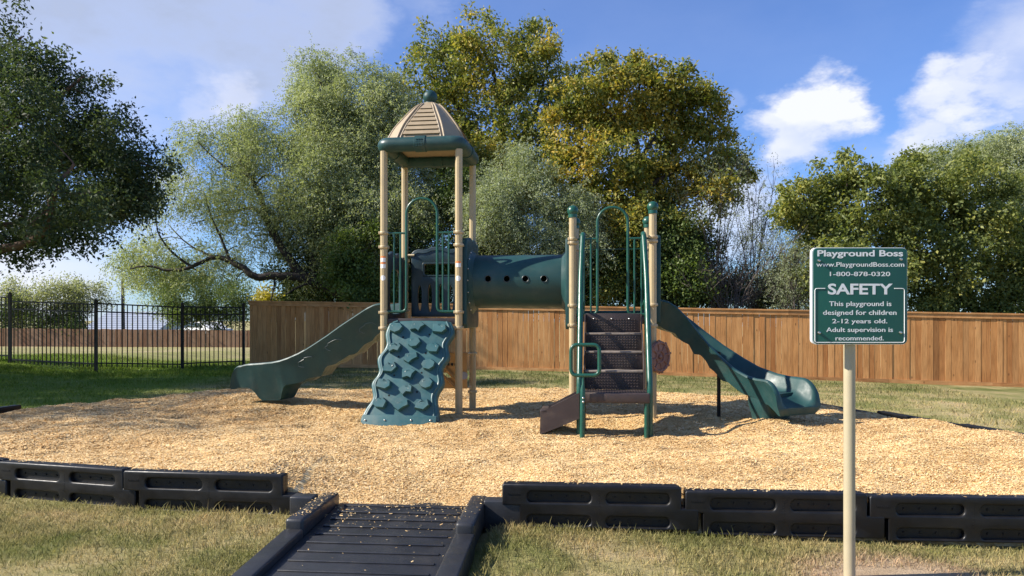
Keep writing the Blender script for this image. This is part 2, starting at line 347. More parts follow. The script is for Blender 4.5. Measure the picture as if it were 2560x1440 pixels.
def ground_mat():
    m, nt, bs, _ = newmat('lawn'); c, n = lawn_color(nt); nt.links.new(c, bs.inputs['Base Color']); bs.inputs['Roughness'].default_value = .95; bs.inputs['Specular IOR Level'].default_value = .1
    bump(nt, bs, noise(nt, 60, 6, .7), .9, .03); return m
def blade_mat():
    m, nt, bs, out = newmat('grass_blades'); c, n = lawn_color(nt); g = nt.nodes.new('ShaderNodeNewGeometry')
    c = mixc(nt, 1.0, c, ramp(nt, g.outputs['Random Per Island'], [(0, (.6, .68, .5)), (.5, (1, 1, 1)), (1, (1.4, 1.3, 1.2))]), 'MULTIPLY')
    nt.links.new(c, bs.inputs['Base Color']); bs.inputs['Roughness'].default_value = .6; bs.inputs['Specular IOR Level'].default_value = .2
    t = nt.nodes.new('ShaderNodeBsdfTranslucent'); nt.links.new(c, t.inputs[0]); mx = nt.nodes.new('ShaderNodeMixShader'); mx.inputs[0].default_value = .35
    nt.links.new(bs.outputs[0], mx.inputs[1]); nt.links.new(t.outputs[0], mx.inputs[2]); nt.links.new(mx.outputs[0], out.inputs[0]); return m
CHIPS = [(0, (.60, .39, .175)), (.2, (.70, .475, .21)), (.5, (.77, .54, .25)), (.8, (.83, .62, .32)), (1, (.88, .71, .43))]
def chipbed_mat():
    m, nt, bs, _ = newmat('wood_chip_bed'); tc = nt.nodes.new('ShaderNodeTexCoord')
    vo = nt.nodes.new('ShaderNodeTexVoronoi'); vo.inputs['Scale'].default_value = 34; nt.links.new(tc.outputs['Object'], vo.inputs['Vector'])
    sp = nt.nodes.new('ShaderNodeSeparateColor'); nt.links.new(vo.outputs['Color'], sp.inputs[0])
    c = ramp(nt, sp.outputs[0], CHIPS); c = mixc(nt, 1.0, c, ramp(nt, noise(nt, 1.1, 5, .6), [(.32, (.78, .72, .66)), (.62, (1, 1, 1))]), 'MULTIPLY')
    nt.links.new(c, bs.inputs['Base Color']); bs.inputs['Roughness'].default_value = .85; bs.inputs['Specular IOR Level'].default_value = .2
    bump(nt, bs, math_(nt, 'ADD', sp.outputs[1], noise(nt, 25, 6, .7)), .8, .02); return m
def chip_mat():
    m, nt, bs, _ = newmat('wood_chips'); g = nt.nodes.new('ShaderNodeNewGeometry')
    c = ramp(nt, g.outputs['Random Per Island'], CHIPS); c = mixc(nt, 1.0, c, ramp(nt, noise(nt, 1.1, 5, .6), [(.32, (.8, .74, .68)), (.62, (1, 1, 1))]), 'MULTIPLY')
    nt.links.new(c, bs.inputs['Base Color']); bs.inputs['Roughness'].default_value = .8; bs.inputs['Specular IOR Level'].default_value = .25; return m

# ------------------------------------------------------------------ ground
def ground_z(x, y):
    x = np.asarray(x, float); y = np.asarray(y, float)
    z = np.where(x > 0, -.025*x, -.004*x) + .012*fbm(x, y, 3, .8)
    z = z + .2*smooth01(-10.5, -13.2, x)*smooth01(12, 17, y)
    z = z - .07*smooth01(.70, .58, np.abs(x+.775-.087*(y-4.95)))*smooth01(5.5, 5.2, y) - .031*np.clip(y-21, 0, 60)
    return np.where(np.hypot(x, y) > 90, np.minimum(z, -1.9), z)
def make_ground():
    def axis(lo, hi, step, far):
        a = list(np.arange(lo, hi+1e-6, step)); s = step; q = hi
        while q < far: s *= 1.35; q += s; a.append(q)
        s = step; q = lo
        while q > -far: s *= 1.35; q -= s; a.insert(0, q)
        return np.array(a)
    xs = axis(-14, 14, .25, 700); ys = axis(1, 24, .25, 700); Xg, Yg = np.meshgrid(xs, ys); Z = ground_z(Xg, Yg)
    V = np.stack([Xg, Yg, Z], -1).reshape(-1, 3); nx = len(xs); i = np.arange(len(ys)-1)[:, None]*nx+np.arange(nx-1)[None]
    o = np_mesh('ground', V, np.stack([i, i+1, i+1+nx, i+nx], -1).reshape(-1, 4), ground_mat(), smooth=True); tag(o, kind='structure')
make_ground()
POLY = np.array([(-5.3,6.27),(-4.0,5.61),(-2.86,5.31),(-1.6,5.10),(-.1,4.87),(1.14,4.76),(2.32,4.68),(3.5,4.61),(4.9,4.55),(5.7,5.4),(5.45,7.2),(4.98,8.9),(4.35,10.9),(2.4,11.9),(-.6,12.6),(-4.7,12.5),(-5.95,11.0),(-6.75,9.2),(-6.6,7.6)])
def sdist(x, y):
    """signed distance to the chip bed outline, positive inside"""
    P = POLY; Q = np.roll(P, -1, 0); d = np.full(x.shape, 1e9); ins = np.zeros(x.shape, bool)
    for (ax, ay), (bx, by) in zip(P, Q):
        ex, ey = bx-ax, by-ay; t = np.clip(((x-ax)*ex+(y-ay)*ey)/(ex*ex+ey*ey), 0, 1); d = np.minimum(d, np.hypot(x-ax-t*ex, y-ay-t*ey))
        c = (ay > y) != (by > y)
        with np.errstate(divide='ignore', invalid='ignore'): ins ^= c & (x < (bx-ax)*(y-ay)/(by-ay+1e-12)+ax)
    return np.where(ins, d, -d)
MOUNDS = [(-3.4, 9.75, .95, .11), (2.9, 7.9, .5, .04), (-.72, 8.4, .4, .03), (1.65, 8.2, .35, .03), (-1.9, 6.2, .8, .05), (3.9, 6.2, 1.2, .04), (-4.6, 7.6, 1.2, .05), (.3, 6.6, .9, -.04), (-3.2, 8.0, .8, -.03), (2.1, 7.1, .5, -.02)]
def chip_z(x, y):
    x = np.asarray(x, float); y = np.asarray(y, float); s = sdist(x, y)
    z = .205 + .046*fbm(x, y, 11, 1.8, 4) + .022*fbm(x, y, 12, 7, 3)
    for (mx, my, r, h) in MOUNDS: z = z + h*np.exp(-((x-mx)**2+(y-my)**2)/r**2)
    # near the front kerb it is banked up to the kerb's rim, and slumps down to the ramp
    fr = smooth01(6.2, 5.2, y); z = z + fr*np.where(x < -1.6, .035, np.where(x > .1, .005, 0)) - .02*fr*smooth01(.5, 3, x)
    rg = smooth01(1.25, .45, np.abs(x+.76))*smooth01(6.3, 4.95, y); z = z*(1-rg)+rg*(.055+.02*fbm(x, y, 14, 5, 2))
    g = ground_z(x, y)-.03
    front = (y < 6.0) & (x < 4.6)
    edge = np.where(front, smooth01(.03, .075, s), smooth01(-.22, .42, s))
    return g+(z-g)*edge
def make_chips():
    st = .05; xs = np.arange(-7.3, 6.2, st); ys = np.arange(4.3, 13.2, st); X, Y = np.meshgrid(xs, ys); Z = chip_z(X, Y); S = sdist(X, Y)
    nx = len(xs); i = (np.arange(len(ys)-1)[:, None]*nx+np.arange(nx-1)[None]).ravel(); q = np.stack([i, i+1, i+1+nx, i+nx], -1); q = q[(S.ravel()[q] > -.3).any(1)]
    V = np.stack([X, Y, Z], -1).reshape(-1, 3); u, inv = np.unique(q, return_inverse=True)
    tag(np_mesh('wood_chip_bed', V[u], inv.reshape(-1, 4), chipbed_mat(), smooth=True), kind='structure')
    r = np.random.default_rng(5); n = 760000
    # denser close to the camera
    y = 4.55*(12.9/4.55)**(r.random(n)**1.15); x = r.uniform(-7.2, 5.9, n); s = sdist(x, y)
    ok = (s > .0) & (np.abs(x) < .80*y+.1) & ((s > .06) | (r.random(n) < .5)); x, y = x[ok], y[ok]; n = len(x); z = chip_z(x, y)+.002
    make_flakes('loose_wood_chips', x, y, z, r, np.clip(.60+.045*(y-4.5), .60, 1.0), chip_mat(), 'loose wood chips strewn over the play area')
def make_flakes(name, x, y, z, r, k, mat, what, tilt=.22):
    n = len(x); L = r.uniform(.009, .019, n)*k; Wd = r.uniform(.0035, .0075, n)*k; th = r.uniform(0, PI, n); ti = r.normal(0, tilt, n); ro = r.normal(0, tilt, n)
    ux = np.stack([np.cos(th)*np.cos(ti), np.sin(th)*np.cos(ti), np.sin(ti)], -1); vx = np.stack([-np.sin(th)*np.cos(ro), np.cos(th)*np.cos(ro), np.sin(ro)], -1)
    c = np.stack([x, y, z+np.abs(np.sin(ti))*L*.6+np.abs(np.sin(ro))*Wd*.5], -1); a = ux*L[:, None]; b = vx*Wd[:, None]
    j = 1+.35*r.normal(size=(n, 4, 1))*.5
    V = np.stack([c-a*j[:, 0]-b, c+a*j[:, 1]-b*.7, c+a*j[:, 2]+b, c-a*j[:, 3]+b*.8], 1).reshape(-1, 3)
    return tag(np_mesh(name, V, np.arange(4*n).reshape(-1, 4), mat), what, 'wood chips', kind='stuff')
make_chips()
def make_grass():
    r = np.random.default_rng(9); xs = []; ys = []; hs = []; ws = []
    def zone(n, x0, x1, y0, y1, h, w, test):
        x = r.uniform(x0, x1, n); y = r.uniform(y0, y1, n); k = test(x, y); x = x[k]; y = y[k]
        dens = fbm(x, y, 21, 2.2, 3); k = r.random(len(x)) < np.clip(.62+.55*dens, .15, 1); x = x[k]; y = y[k]
        xs.append(x); ys.append(y); hs.append(r.uniform(*h, len(x))*(1+.3*fbm(x, y, 22, 1.5, 2))); ws.append(r.uniform(*w, len(x)))
    off = lambda x, y: sdist(x, y) < -.05
    ramp_ = lambda x, y: ~((np.abs(x+.80-.08*(y-4.5)) < .625) & (y < 5.4))
    dirt = lambda x, y: np.hypot((x-2.2), (y-3.85)*1.3) > .38+.35*r.random(len(x))
    zone(175000, -4.6, 4.2, 3.2, 5.6, (.018, .05), (.0016, .0032), lambda x, y: off(x, y) & ramp_(x, y) & dirt(x, y))
    zone(2600, -4.6, 4.2, 4.3, 5.5, (.05, .10), (.002, .003), lambda x, y: (sdist(x, y) < -.06) & (sdist(x, y) > -.2) & ramp_(x, y))
    zone(90000, -14, 10, 9.0, 20.0, (.03, .07), (.004, .008), lambda x, y: off(x, y) & (x < .8*y) & (x > -.85*y) & (y < 19.6-.12*(x+7)))
    zone(26000, -15, -6.5, 16.5, 23, (.04, .09), (.005, .01), off)
    x = np.concatenate(xs); y = np.concatenate(ys); h = np.concatenate(hs); w = np.concatenate(ws); n = len(x); z = ground_z(x, y)-.004
    th = r.uniform(0, 2*PI, n); ln = r.uniform(.15, 1.0, n)*h; ph = r.uniform(0, 2*PI, n)
    c = np.stack([x, y, z], -1); s = np.stack([np.cos(th), np.sin(th), 0*th], -1)*w[:, None]; t = np.stack([np.cos(ph)*ln, np.sin(ph)*ln, h], -1)
    md = c+t*.55+np.stack([0*h, 0*h, h*.12], -1)
    V = np.stack([c-s, c+s, md+s*.7, c+t, md-s*.7], 1).reshape(-1, 3); k = np.arange(n)[:, None]*5
    tag(np_mesh('grass', V, k+np.array([[0, 1, 2, 3, 4]]), blade_mat()), 'short straw and green grass blades of the lawn', 'grass', kind='stuff')
make_grass()

# ------------------------------------------------------------------ the play structure
FLX, FLY, TH, DS = -1.564, 8.70, math.radians(7.1), .93
CT, ST = math.cos(TH), math.sin(TH); A2 = 2.30; ZB = .2
def S(px, py, b):
    """photo pixel -> (along, back, up) of the play structure on its plane 'b' metres behind the front posts"""
    u = (px-CX)/F; a = (u*(FLY+b*CT)-FLX-b*ST)/(CT+u*ST); Y = FLY-a*ST+b*CT
    return Vector((a, b, H-(py-HY)*Y/F))
def toL(X, Y, Z): dx, dy = X-FLX, Y-FLY; return Vector((dx*CT-dy*ST, dx*ST+dy*CT, Z))
PS = empty('play_structure', (FLX, FLY, ZB), 'teal and tan playground structure with roofed tower, crawl tunnel, steps and two slides', 'playground', rz=-TH)
OFF = (0, 0, ZB)
def part(mb, name, mat, parent=None, smooth=35):
    if parent is None: return mb.build(name, M[mat], PS, OFF, smooth)
    return mb.build(name, M[mat], parent, OFF, smooth)
PR = .0445
flute = lambda q: 1-.05*(.5+.5*math.cos(8*q))**3
def collar(mb, a, b, z):
    mb.lathe([(PR-.002, z-.02), (PR+.012, z-.016), (PR+.016, z-.004), (PR+.016, z+.004), (PR+.012, z+.016), (PR-.002, z+.02)], (a, b, 0), 18)
    for q in (.7, 3.84): mb.bbox((a+math.cos(q)*.052-.016, b+math.sin(q)*.052-.016, z-.017), (a+math.cos(q)*.052+.016, b+math.sin(q)*.052+.016, z+.017), .005)
def post(a, b, z1, rings, cap=None, stick=None):
    o = part(MB().lathe([(PR, .02), (PR, z1)], (a, b, 0), 48, flute=flute), 'post', 'tan', smooth=60)
    for z in rings:
        mb = MB(); collar(mb, a, b, z); part(mb, 'clamp', 'clamp', o)
    if cap: part(MB().ball((a, b, z1+.055), .066).lathe([(.052, z1-.025), (.052, z1+.02), (.04, z1+.025)], (a, b, 0), 20), 'ball_cap', 'green', o)
    if stick:
        for (zc, h, mt, nm) in stick:
            mb = MB(); R = PR+.0012
            rows = []
            for z in (zc-h/2, zc+h/2): rows.append([(a+R*math.sin(q), b-R*math.cos(q), z) for q in [(-.75+1.5*i/8) for i in range(9)]])
            if nm == 'round':
                vs = []; fs = []
                for rr in (0, .5, 1):
                    for k in range(16):
                        q = 2*PI*k/16; uu = rr*h/2*math.cos(q); vs.append((a+R*math.sin(uu/R), b-R*math.cos(uu/R), zc+rr*h/2*math.sin(q)))
                for i in range(2):
                    for k in range(16): fs.append((i*16+k, i*16+(k+1) % 16, (i+1)*16+(k+1) % 16, (i+1)*16+k))
                mb.add(vs, fs)
            else: mb.loft(rows, False, False)
            s = part(mb, 'sticker', mt, o)
    return o
zs = lambda py, d: H-(py-HY)*d/F
stk = lambda zt: [(zt, .02, 'stickor', 'r'), (zt-.035, .048, 'white', 'r'), (zt-.075, .018, 'stickor', 'r'), (zt-.11, .05, 'white', 'r'), (zt-.255, .062, 'white', 'round'), (zt-.255, .034, 'grey', 'round2')]
def sticks(zt, two=True):
    r = [(zt, .022, 'stickor', 'r'), (zt-.036, .048, 'white', 'r')]
    if two: r += [(zt-.075, .02, 'stickor', 'r'), (zt-.112, .05, 'white', 'r')]
    zr = zt-.255 if two else zt-.195
    return r+[(zr, .066, 'white', 'round')]
fl = [zs(583, 8.7), zs(618, 8.7), zs(781, 8.7), zs(820, 8.7)]
post(0, 0, 3.44, fl, stick=sticks(zs(643, 8.7)))
post(DS, 0, 3.44, [zs(581, 8.6), zs(613, 8.6), zs(780, 8.6), zs(819, 8.6)], stick=sticks(zs(656, 8.6), False))
post(0, DS, 3.44, [2.18, 1.50]); post(DS, DS, 3.44, [2.40, 1.36, .93, .42])
post(A2, 0, 2.615, [zs(598, 8.43), zs(608, 8.43), zs(764, 8.43), zs(813, 8.43)], True)
post(A2+DS, 0, 2.645, [zs(593, 8.33), zs(604, 8.33), zs(762, 8.33), zs(814, 8.33)], True)
post(A2, DS, 2.60, [2.3, 1.45], True); post(A2+DS, DS, 2.60, [2.3, 2.15, 1.45], True)
# decks
for a0, z in ((0, 1.40), (A2, 1.43)):
    mb = MB().bbox((a0+.03, .0, z-.07), (a0+DS-.03, DS, z), .008)
    for k in range(12): mb.box((a0+.09+k*.065, .03, z), (a0+.10+k*.065, DS-.03, z+.003))
    part(mb, 'deck', 'brown')
# roof: rounded frame ring, louvred cap, ball
def roof():
    c = DS/2; hw = .475; r = .088; zc = 3.515
    pts = [(c-hw, c-hw, zc), (c+hw, c-hw, zc), (c+hw, c+hw, zc), (c-hw, c+hw, zc)]
    ring = part(MB().tube(arc_pts(pts, .10, 6, True), r, 16, closed=True), 'roof_frame', 'teal')
    for k in range(4):
        mb = MB()
        p = Vector(((0, -hw), (hw, 0), (0, hw), (-hw, 0))[k]); d = Vector((1, 0, 0)) if k % 2 == 0 else Vector((0, 1, 0)); q = Vector((c+p.x, c+p.y, zc))
        mb.tube([q-d*.07, q-d*.066, q+d*.066, q+d*.07], [r, r+.009, r+.009, r], 20)
        for i in range(3):
            for j in range(4):
                if k == 0: mb.box((q.x-.04+i*.03, q.y-r-.010, zc-.045+j*.026), (q.x-.025+i*.03, q.y-r+.02, zc-.033+j*.026))
        part(mb, 'frame_sleeve', 'teal', ring)
    prof = [(3.56, .50), (3.64, .468), (3.72, .43), (3.80, .385), (3.92, .298), (4.02, .22), (4.08, .165), (4.12, .115), (4.145, .07), (4.155, .05)]
    zz = np.array([p[0] for p in prof]); ww = np.array([p[1] for p in prof]); wf = lambda z: float(np.interp(z, zz, ww))
    def octo(z, d=0):
        w = wf(z)+d; m = w*.60
        return [(c+x, c+y, z) for x, y in ((-m,-w),(m,-w),(w,-m),(w,m),(m,w),(-m,w),(-w,m),(-w,-m))]
    cap = part(MB().loft([octo(z) for z in np.linspace(3.56, 4.155, 26)]), 'roof', 'rooftan', smooth=20)
    mb = MB()
    rot = [lambda x, y: (c+x, c+y), lambda x, y: (c-y, c+x), lambda x, y: (c-x, c-y), lambda x, y: (c+y, c-x)]
    for R in rot:
        for i in range(7):                                    # louvre boards, each leaning out at its foot
            z0 = 3.64+i*.063; z1 = z0+.06; m0 = wf(z0)*.60-.055; m1 = wf(z1)*.60-.05
            if m1 < .03: continue
            v = []
            for (z, m, e) in ((z0, m0, .022), (z1, m1, .004)):
                w = wf(z)
                for (x, d) in ((-m, e), (m, e), (m, -.02), (-m, -.02)): X, Y = R(x, -(w+d)); v.append((X, Y, z))
            mb.add(v, [(0,1,5,4),(1,2,6,5),(2,3,7,6),(3,0,4,7),(0,3,2,1),(4,5,6,7)])
        for sg in (-1, 1):                                    # ribs along the face edges
            for dm in (.0, .042):
                P = []
                for z in np.linspace(3.58, 4.11, 14):
                    w = wf(z); m = max(w*.60-dm*min(1, w/.25), .01); X, Y = R(sg*m, -(w+.004)); P.append((X, Y, z))
                mb.tube(P, .0105, 6)
    part(mb, 'roof_louvres', 'rooftan', cap, 25)
    part(MB().ball((c, c, 4.225), .09, 24).lathe([(.075, 4.13), (.07, 4.155), (.05, 4.16)], (c, c, 0), 20), 'roof_ball', 'teal', cap)
    part(MB().bbox((c-.42, c-.42, 3.555), (c+.42, c+.42, 3.575), .004), 'roof_underside', 'rooftan', cap)
roof()
# arch rails at the two openings
def arch(a0, pxl, pxr, pyt, pytop, pybot, b=-.005, mirror=False):
    al = S(pxl, 700, b).x; ar = S(pxr, 700, b).x; d = FLY-al*ST; zt = zs(pyt, d); z1 = zs(pytop, d); z0 = zs(pybot, d)
    R = (ar-al)/2; c = (al+ar)/2; r = .0165
    ex0, ex1 = a0+PR, a0+DS-PR
    half = lambda s, e: arc_pts([(e, b, z0), (s, b, z0), (s, b, zt-R)], .07, 6)
    pts = half(al, ex0)+[(c-R*math.cos(q), b, zt-R+R*math.sin(q)) for q in np.linspace(0, PI, 21)][1:-1]+list(reversed(half(ar, ex1)))
    o = part(MB().tube(pts, r, 12), 'arch_rail', 'green')
    for (e, s) in ((ex0, al), (ex1, ar)):
        part(MB().tube([(e, b, z1), (s, b, z1)], .013, 10), 'top_bar', 'green', o)
        for k in (1, 2): x = lerp(e, s, k/3+.02); part(MB().tube([(x, b, z1), (x, b, z0)], .0115, 8), 'picket', 'green', o)
arch(0, 1016, 1093, 497, 583, 779); arch(A2, 1493.5, 1569.5, 519, 597.5, 786)
# plastic side panels
def wavy_panel(a, top, bottom, hole=None, th=.05, mat='navy', side=1, parent=None):
    """panel in the plane a = const between front and rear post"""
    b0, b1 = .045, DS-.045; n = 24
    up = [(lerp(b0, b1, i/n), top+.035*math.sin(PI*i/n)+.018*math.cos(2*PI*3*i/n)) for i in range(n+1)]
    lo = [(b0, bottom+.05), (b0+.05, bottom), (b1-.05, bottom), (b1, bottom+.05)]
    up[0] = (b0, top-.05); up[-1] = (b1, top-.05)
    loops = [lo+list(reversed(up))]
    if hole: loops.append(hole)
    mb = MB().plate(loops, th, .014, lambda u, v, w: (a+w, u, v))
    return part(mb, 'side_panel', mat)
circ = lambda cu, cv, r, n=32: [(cu+r*math.cos(2*PI*k/n), cv+r*math.sin(2*PI*k/n)) for k in range(n)]
stad = lambda x0, x1, y0, y1, r, n=6: [(cx+r*math.cos(q), cy+r*math.sin(q)) for cx, cy, q0 in ((x1-r, y1-r, 0), (x0+r, y1-r, PI/2), (x0+r, y0+r, PI), (x1-r, y0+r, 1.5*PI)) for q in [q0+PI/2*i/n for i in range(n+1)]]
TC, TZ, TR = .465, 1.862, .335
slot = stad(.2, .73, 1.46, 2.02, .16)
wavy_panel(-.005, 2.20, 1.30, slot); p1 = wavy_panel(DS+.05, 2.36, 1.28, circ(TC, TZ, TR-.02), .08, 'teal')
p2 = wavy_panel(A2-.05, 2.34, 1.27, circ(TC, TZ, TR-.02), .08, 'teal'); wavy_panel(A2+DS+.06, 2.36, 1.31, slot, .07, 'teal')
# back panel of the left tower with window and three slots
bA0, bA1 = S(1029, 700, DS).x, S(1178, 700, DS).x
def back_panel():
    z = lambda py: zs(py, 9.6)
    top = [(1029,634),(1036,627),(1046,623),(1058,624.5),(1068,623),(1080,618),(1094,617),(1108,618),(1120,623),(1130,624.5),(1142,622),(1154,624),(1166,628),(1178,635)]
    out = [(S(x, 0, DS).x, z(y)) for x, y in top]; lp = [(bA0, 1.42)]+out+[(bA1, 1.42)]
    win = stad(S(1061, 0, DS).x, S(1141, 0, DS).x, z(688), z(661), .025)
    ov = []
    for px in (1050, 1075.5, 1103, 1129):
        ac = S(px, 0, DS).x; zc = z(746); h = .17 if px in (1050, 1129) else .185
        ov.append([(ac+.026*math.cos(q), zc+h*math.sin(q)) for q in np.linspace(0, 2*PI, 25)[:-1]])
    o = part(MB().plate([lp, win]+ov, .05, .012, lambda u, v, w: (u, DS-w, v)), 'back_panel', 'navy')
    fr = [stad(S(1056, 0, DS).x, S(1146, 0, DS).x, z(692), z(657), .03), win]
    part(MB().plate(fr, .062, .008, lambda u, v, w: (u, DS-w, v)), 'window_frame', 'navy', o)
    wl = [Vector((S(x, 0, DS).x, DS-.03, z(y+9))) for x, y in top]; part(MB().tube(wl, .007, 6), 'trim_line', 'navy', o)
    for px, py in ((1028, 638),): part(MB().tube([S(1014, py, DS-.02), S(1036, py, DS-.04)], .014, 8), 'bracket', 'clamp', o)
back_panel()
part(MB().plate([stad(A2+.06, A2+DS-.06, 1.45, 1.50, .02)], .04, .01, lambda u, v, w: (u, DS-w, v)), 'back_rail', 'green')
part(MB().tube(arc_pts([(A2+.05, DS, 1.5), (A2+.05, DS, 2.3), (A2+DS-.05, DS, 2.3), (A2+DS-.05, DS, 1.5)], .05), .006, 6), 'back_wire', 'green')
# tunnel
def tunnel():
    a0, a1 = DS+.06, A2-.06
    pr = [(TR, a0), (TR, a1), (TR-.018, a1), (TR-.018, a0), (TR, a0)]
    mb = MB(); n = 56; vs = []; fs = []
    for (r, a) in pr[:-1]:
        for k in range(n): q = 2*PI*k/n; vs.append((a, TC+r*math.cos(q), TZ+r*math.sin(q)))
    for i in range(4):
        for k in range(n): j = (i+1) % 4; fs.append((i*n+k, i*n+(k+1) % n, j*n+(k+1) % n, j*n+k))
    t = part(mb.add(vs, fs), 'tunnel', 'teal', smooth=50)
    cut = MB()
    for px in (1220, 1267, 1313.5, 1360):
        p = S(px, 697, TC-TR)
        cut.lathe([(.037, TC-TR-.06), (.037, TC-TR+.09)], (p.x, 0, p.z), 24, 'y')
    co_ = cut.build('cutter', M['hole'], PS, OFF); bpy.context.view_layer.update(); boolean_cut(t, co_)
    t.data.polygons.foreach_set('use_smooth', [True]*len(t.data.polygons)); t.data.set_sharp_from_angle(angle=math.radians(40))
    for px in (1220, 1267, 1313.5, 1360):
        p = S(px, 697, TC-TR); P = []
        for q in np.linspace(0, 2*PI, 25)[:-1]:
            x = .040*math.cos(q); z = p.z+.040*math.sin(q); P.append((p.x+x, TC-math.sqrt(TR**2-(z-TZ)**2)-.001, z))
        part(MB().tube(P, .0055, 6, closed=True), 'hole_rim', 'navy', t)
    for a, s in ((a0, 1), (a1, -1)):
        f = part(MB().lathe([(TR+.004, a+s*.085), (TR+.03, a+s*.06), (TR+.055, a+s*.035), (TR+.075, a+s*.03), (TR+.08, a+s*.012), (TR+.08, a+s*-.012), (TR-.01, a+s*-.012)], (0, TC, TZ), 48, 'x'), 'tunnel_flange', 'teal', t)
    for k in range(7):
        q = PI+1.1-2.2*k/6; part(MB().ball((a0+.036, TC+(TR+.064)*math.cos(q), TZ+(TR+.064)*math.sin(q)), .009, 8), 'bolt', 'steel', t)
tunnel()
# slides -----------------------------------------------------------
def slide_rings(path, Wd, rim_px, bot_px, s0=.88, lip=.435, under=.35):
    """path: (X, Y, heading) stations; rim and underside heights follow near-side outlines, then the exit rolls down to a lip"""
    rx = np.array(rim_px, float); bx = np.array(bot_px, float); rings = []; info = []; n = len(path); sgn = 1 if rx[-1, 0] > rx[0, 0] else -1; zlast = None
    for i, (X, Y, hd) in enumerate(path):
        t = Vector((math.cos(hd), -math.sin(hd), 0)); nr = Vector((-t.y, t.x, 0)); side = nr if nr.y < 0 else -nr
        e = Vector((X, Y, 0))+side*(Wd+.03); px = CX+F*e.x/e.y; s = i/(n-1)
        zr = H-(np.interp(sgn*px, sgn*rx[:, 0], rx[:, 1])-HY)*e.y/F; zb = H-(np.interp(sgn*px, sgn*bx[:, 0], bx[:, 1])-HY)*e.y/F
        if s <= s0: zlast = zr; bl = zr-lerp(.24, .20, s); blast = bl; zblast = zb; zd = bl
        else:
            q = (s-s0)/(1-s0); zd = lerp(blast, lip-.012, q*(2-q)); zr = zlast-(zlast-lip)*(1-math.sqrt(max(0, 1-q*q))); zb = lerp(min(zblast, blast-.06), under, min(1, q*1.5)) if sgn > 0 else min(zb, blast-.06)
            zb = lerp(zb, lip-.03, max(0, (q-.86)/.14)**2); zd = min(zd, zr-.012)
        zb = min(zb, zd-.025); info.append((X, Y, zr, zd, zb, px))
        w0 = Wd; k = (zr-zd)/.2
        ti = min(.085, max(0, zr-zb)*.24)+max(0, zr-zb-.37)*.45; sec = [(-w0-.04+ti, zb), (-w0-.042+ti*.5, lerp(zb, zr, .5)), (-w0-.045+ti*.12, lerp(zb, zr, .85)), (-w0-.047, zr-.022*min(1, k)), (-w0-.035, zr-.005*min(1, k)), (-w0-.012, zr), (-w0+.012, zr-.008*min(1, k)), (-w0+.026, zr-.03*min(1, k)),
               (-w0+.05, lerp(zr, zd, .6)), (-w0+.085, zd+.03*min(1, k)), (-w0+.15, zd+.004), (0, zd-.004)]
        sec = sec+[(-u, z) for u, z in reversed(sec[:-1])]
        rings.append([toL(X+nr.x*u, Y+nr.y*u, z) for u, z in sec])
    return rings, info
def make_path(x0, y0, heads, L, n, sx=1):
    s = np.linspace(0, 1, n); h = np.radians(np.interp(s, np.linspace(0, 1, len(heads)), heads)); st_ = L/(n-1); x = [x0]; y = [y0]
    for i in range(n-1): hm = (h[i]+h[i+1])/2; x.append(x[-1]+math.cos(hm)*st_); y.append(y[-1]-math.sin(hm)*st_)
    return list(zip(x, y, h))
def right_slide():
    rim = [(1600,742),(1646,747),(1672,753),(1694,768),(1719,794),(1747,830),(1778,867),(1811,900),(1836,922),(1867,939),(1890,946),(1912,949),(1922,953),(1930,962),(1940,980),(1948,994),(1956,1004)]
    bot = [(1600,805),(1647,813),(1669,826),(1690,834),(1696,845),(1708,855),(1722,862),(1733,886),(1750,888),(1764,905),(1770,920),(1783,930),(1800,953),(1815,956),(1836,967),(1843,980),(1855,987),(1878,992),(1900,1008),(1925,1024),(1956,1034)]
    path = make_path(1.66, 8.77, [-4, 4, 17, 29.5, 41, 52, 63, 66], 1.93, 72)
    rings, info = slide_rings(path, .27, rim, bot, .885, .44, .34)
    o = part(MB().loft(rings), 'slide', 'teal', smooth=40)
    # foot below the exit
    foot = [S(1856, 985, .0), S(1950, 1020, .0), S(1972, 1047, .0), S(1888, 1047, .0)]
    X1, Y1 = info[56][:2]
    mb = MB(); rr = []
    for (z, k) in ((.56, .88), (.46, .88), (.38, .82), (.30, .74), (.20, .68), (.10, .65)):
        ring = []
        for q in np.linspace(0, 2*PI, 25)[:-1]:
            u = math.copysign(abs(math.cos(q))**.5, math.cos(q))*.20*k; v = math.copysign(abs(math.sin(q))**.5, math.sin(q))*.285*k
            hd = path[56][2]; t = Vector((math.cos(hd), -math.sin(hd))); nn = Vector((-t.y, t.x)); ring.append(toL(X1+t.x*u+nn.x*v, Y1+t.y*u+nn.y*v, z))
        rr.append(ring)
    part(mb.loft(rr), 'slide_foot', 'teal', o, 50)
    p = toL(info[24][0], info[24][1], 0); q = S(1797, 1046, .25)
    part(MB().tube([(q.x, q.y, .1), (q.x, q.y, info[27][4]+.08)], .022, 12), 'support_post', 'blackmetal', o)
    # embossed scallop lines on the near wall
    return o
right_slide()
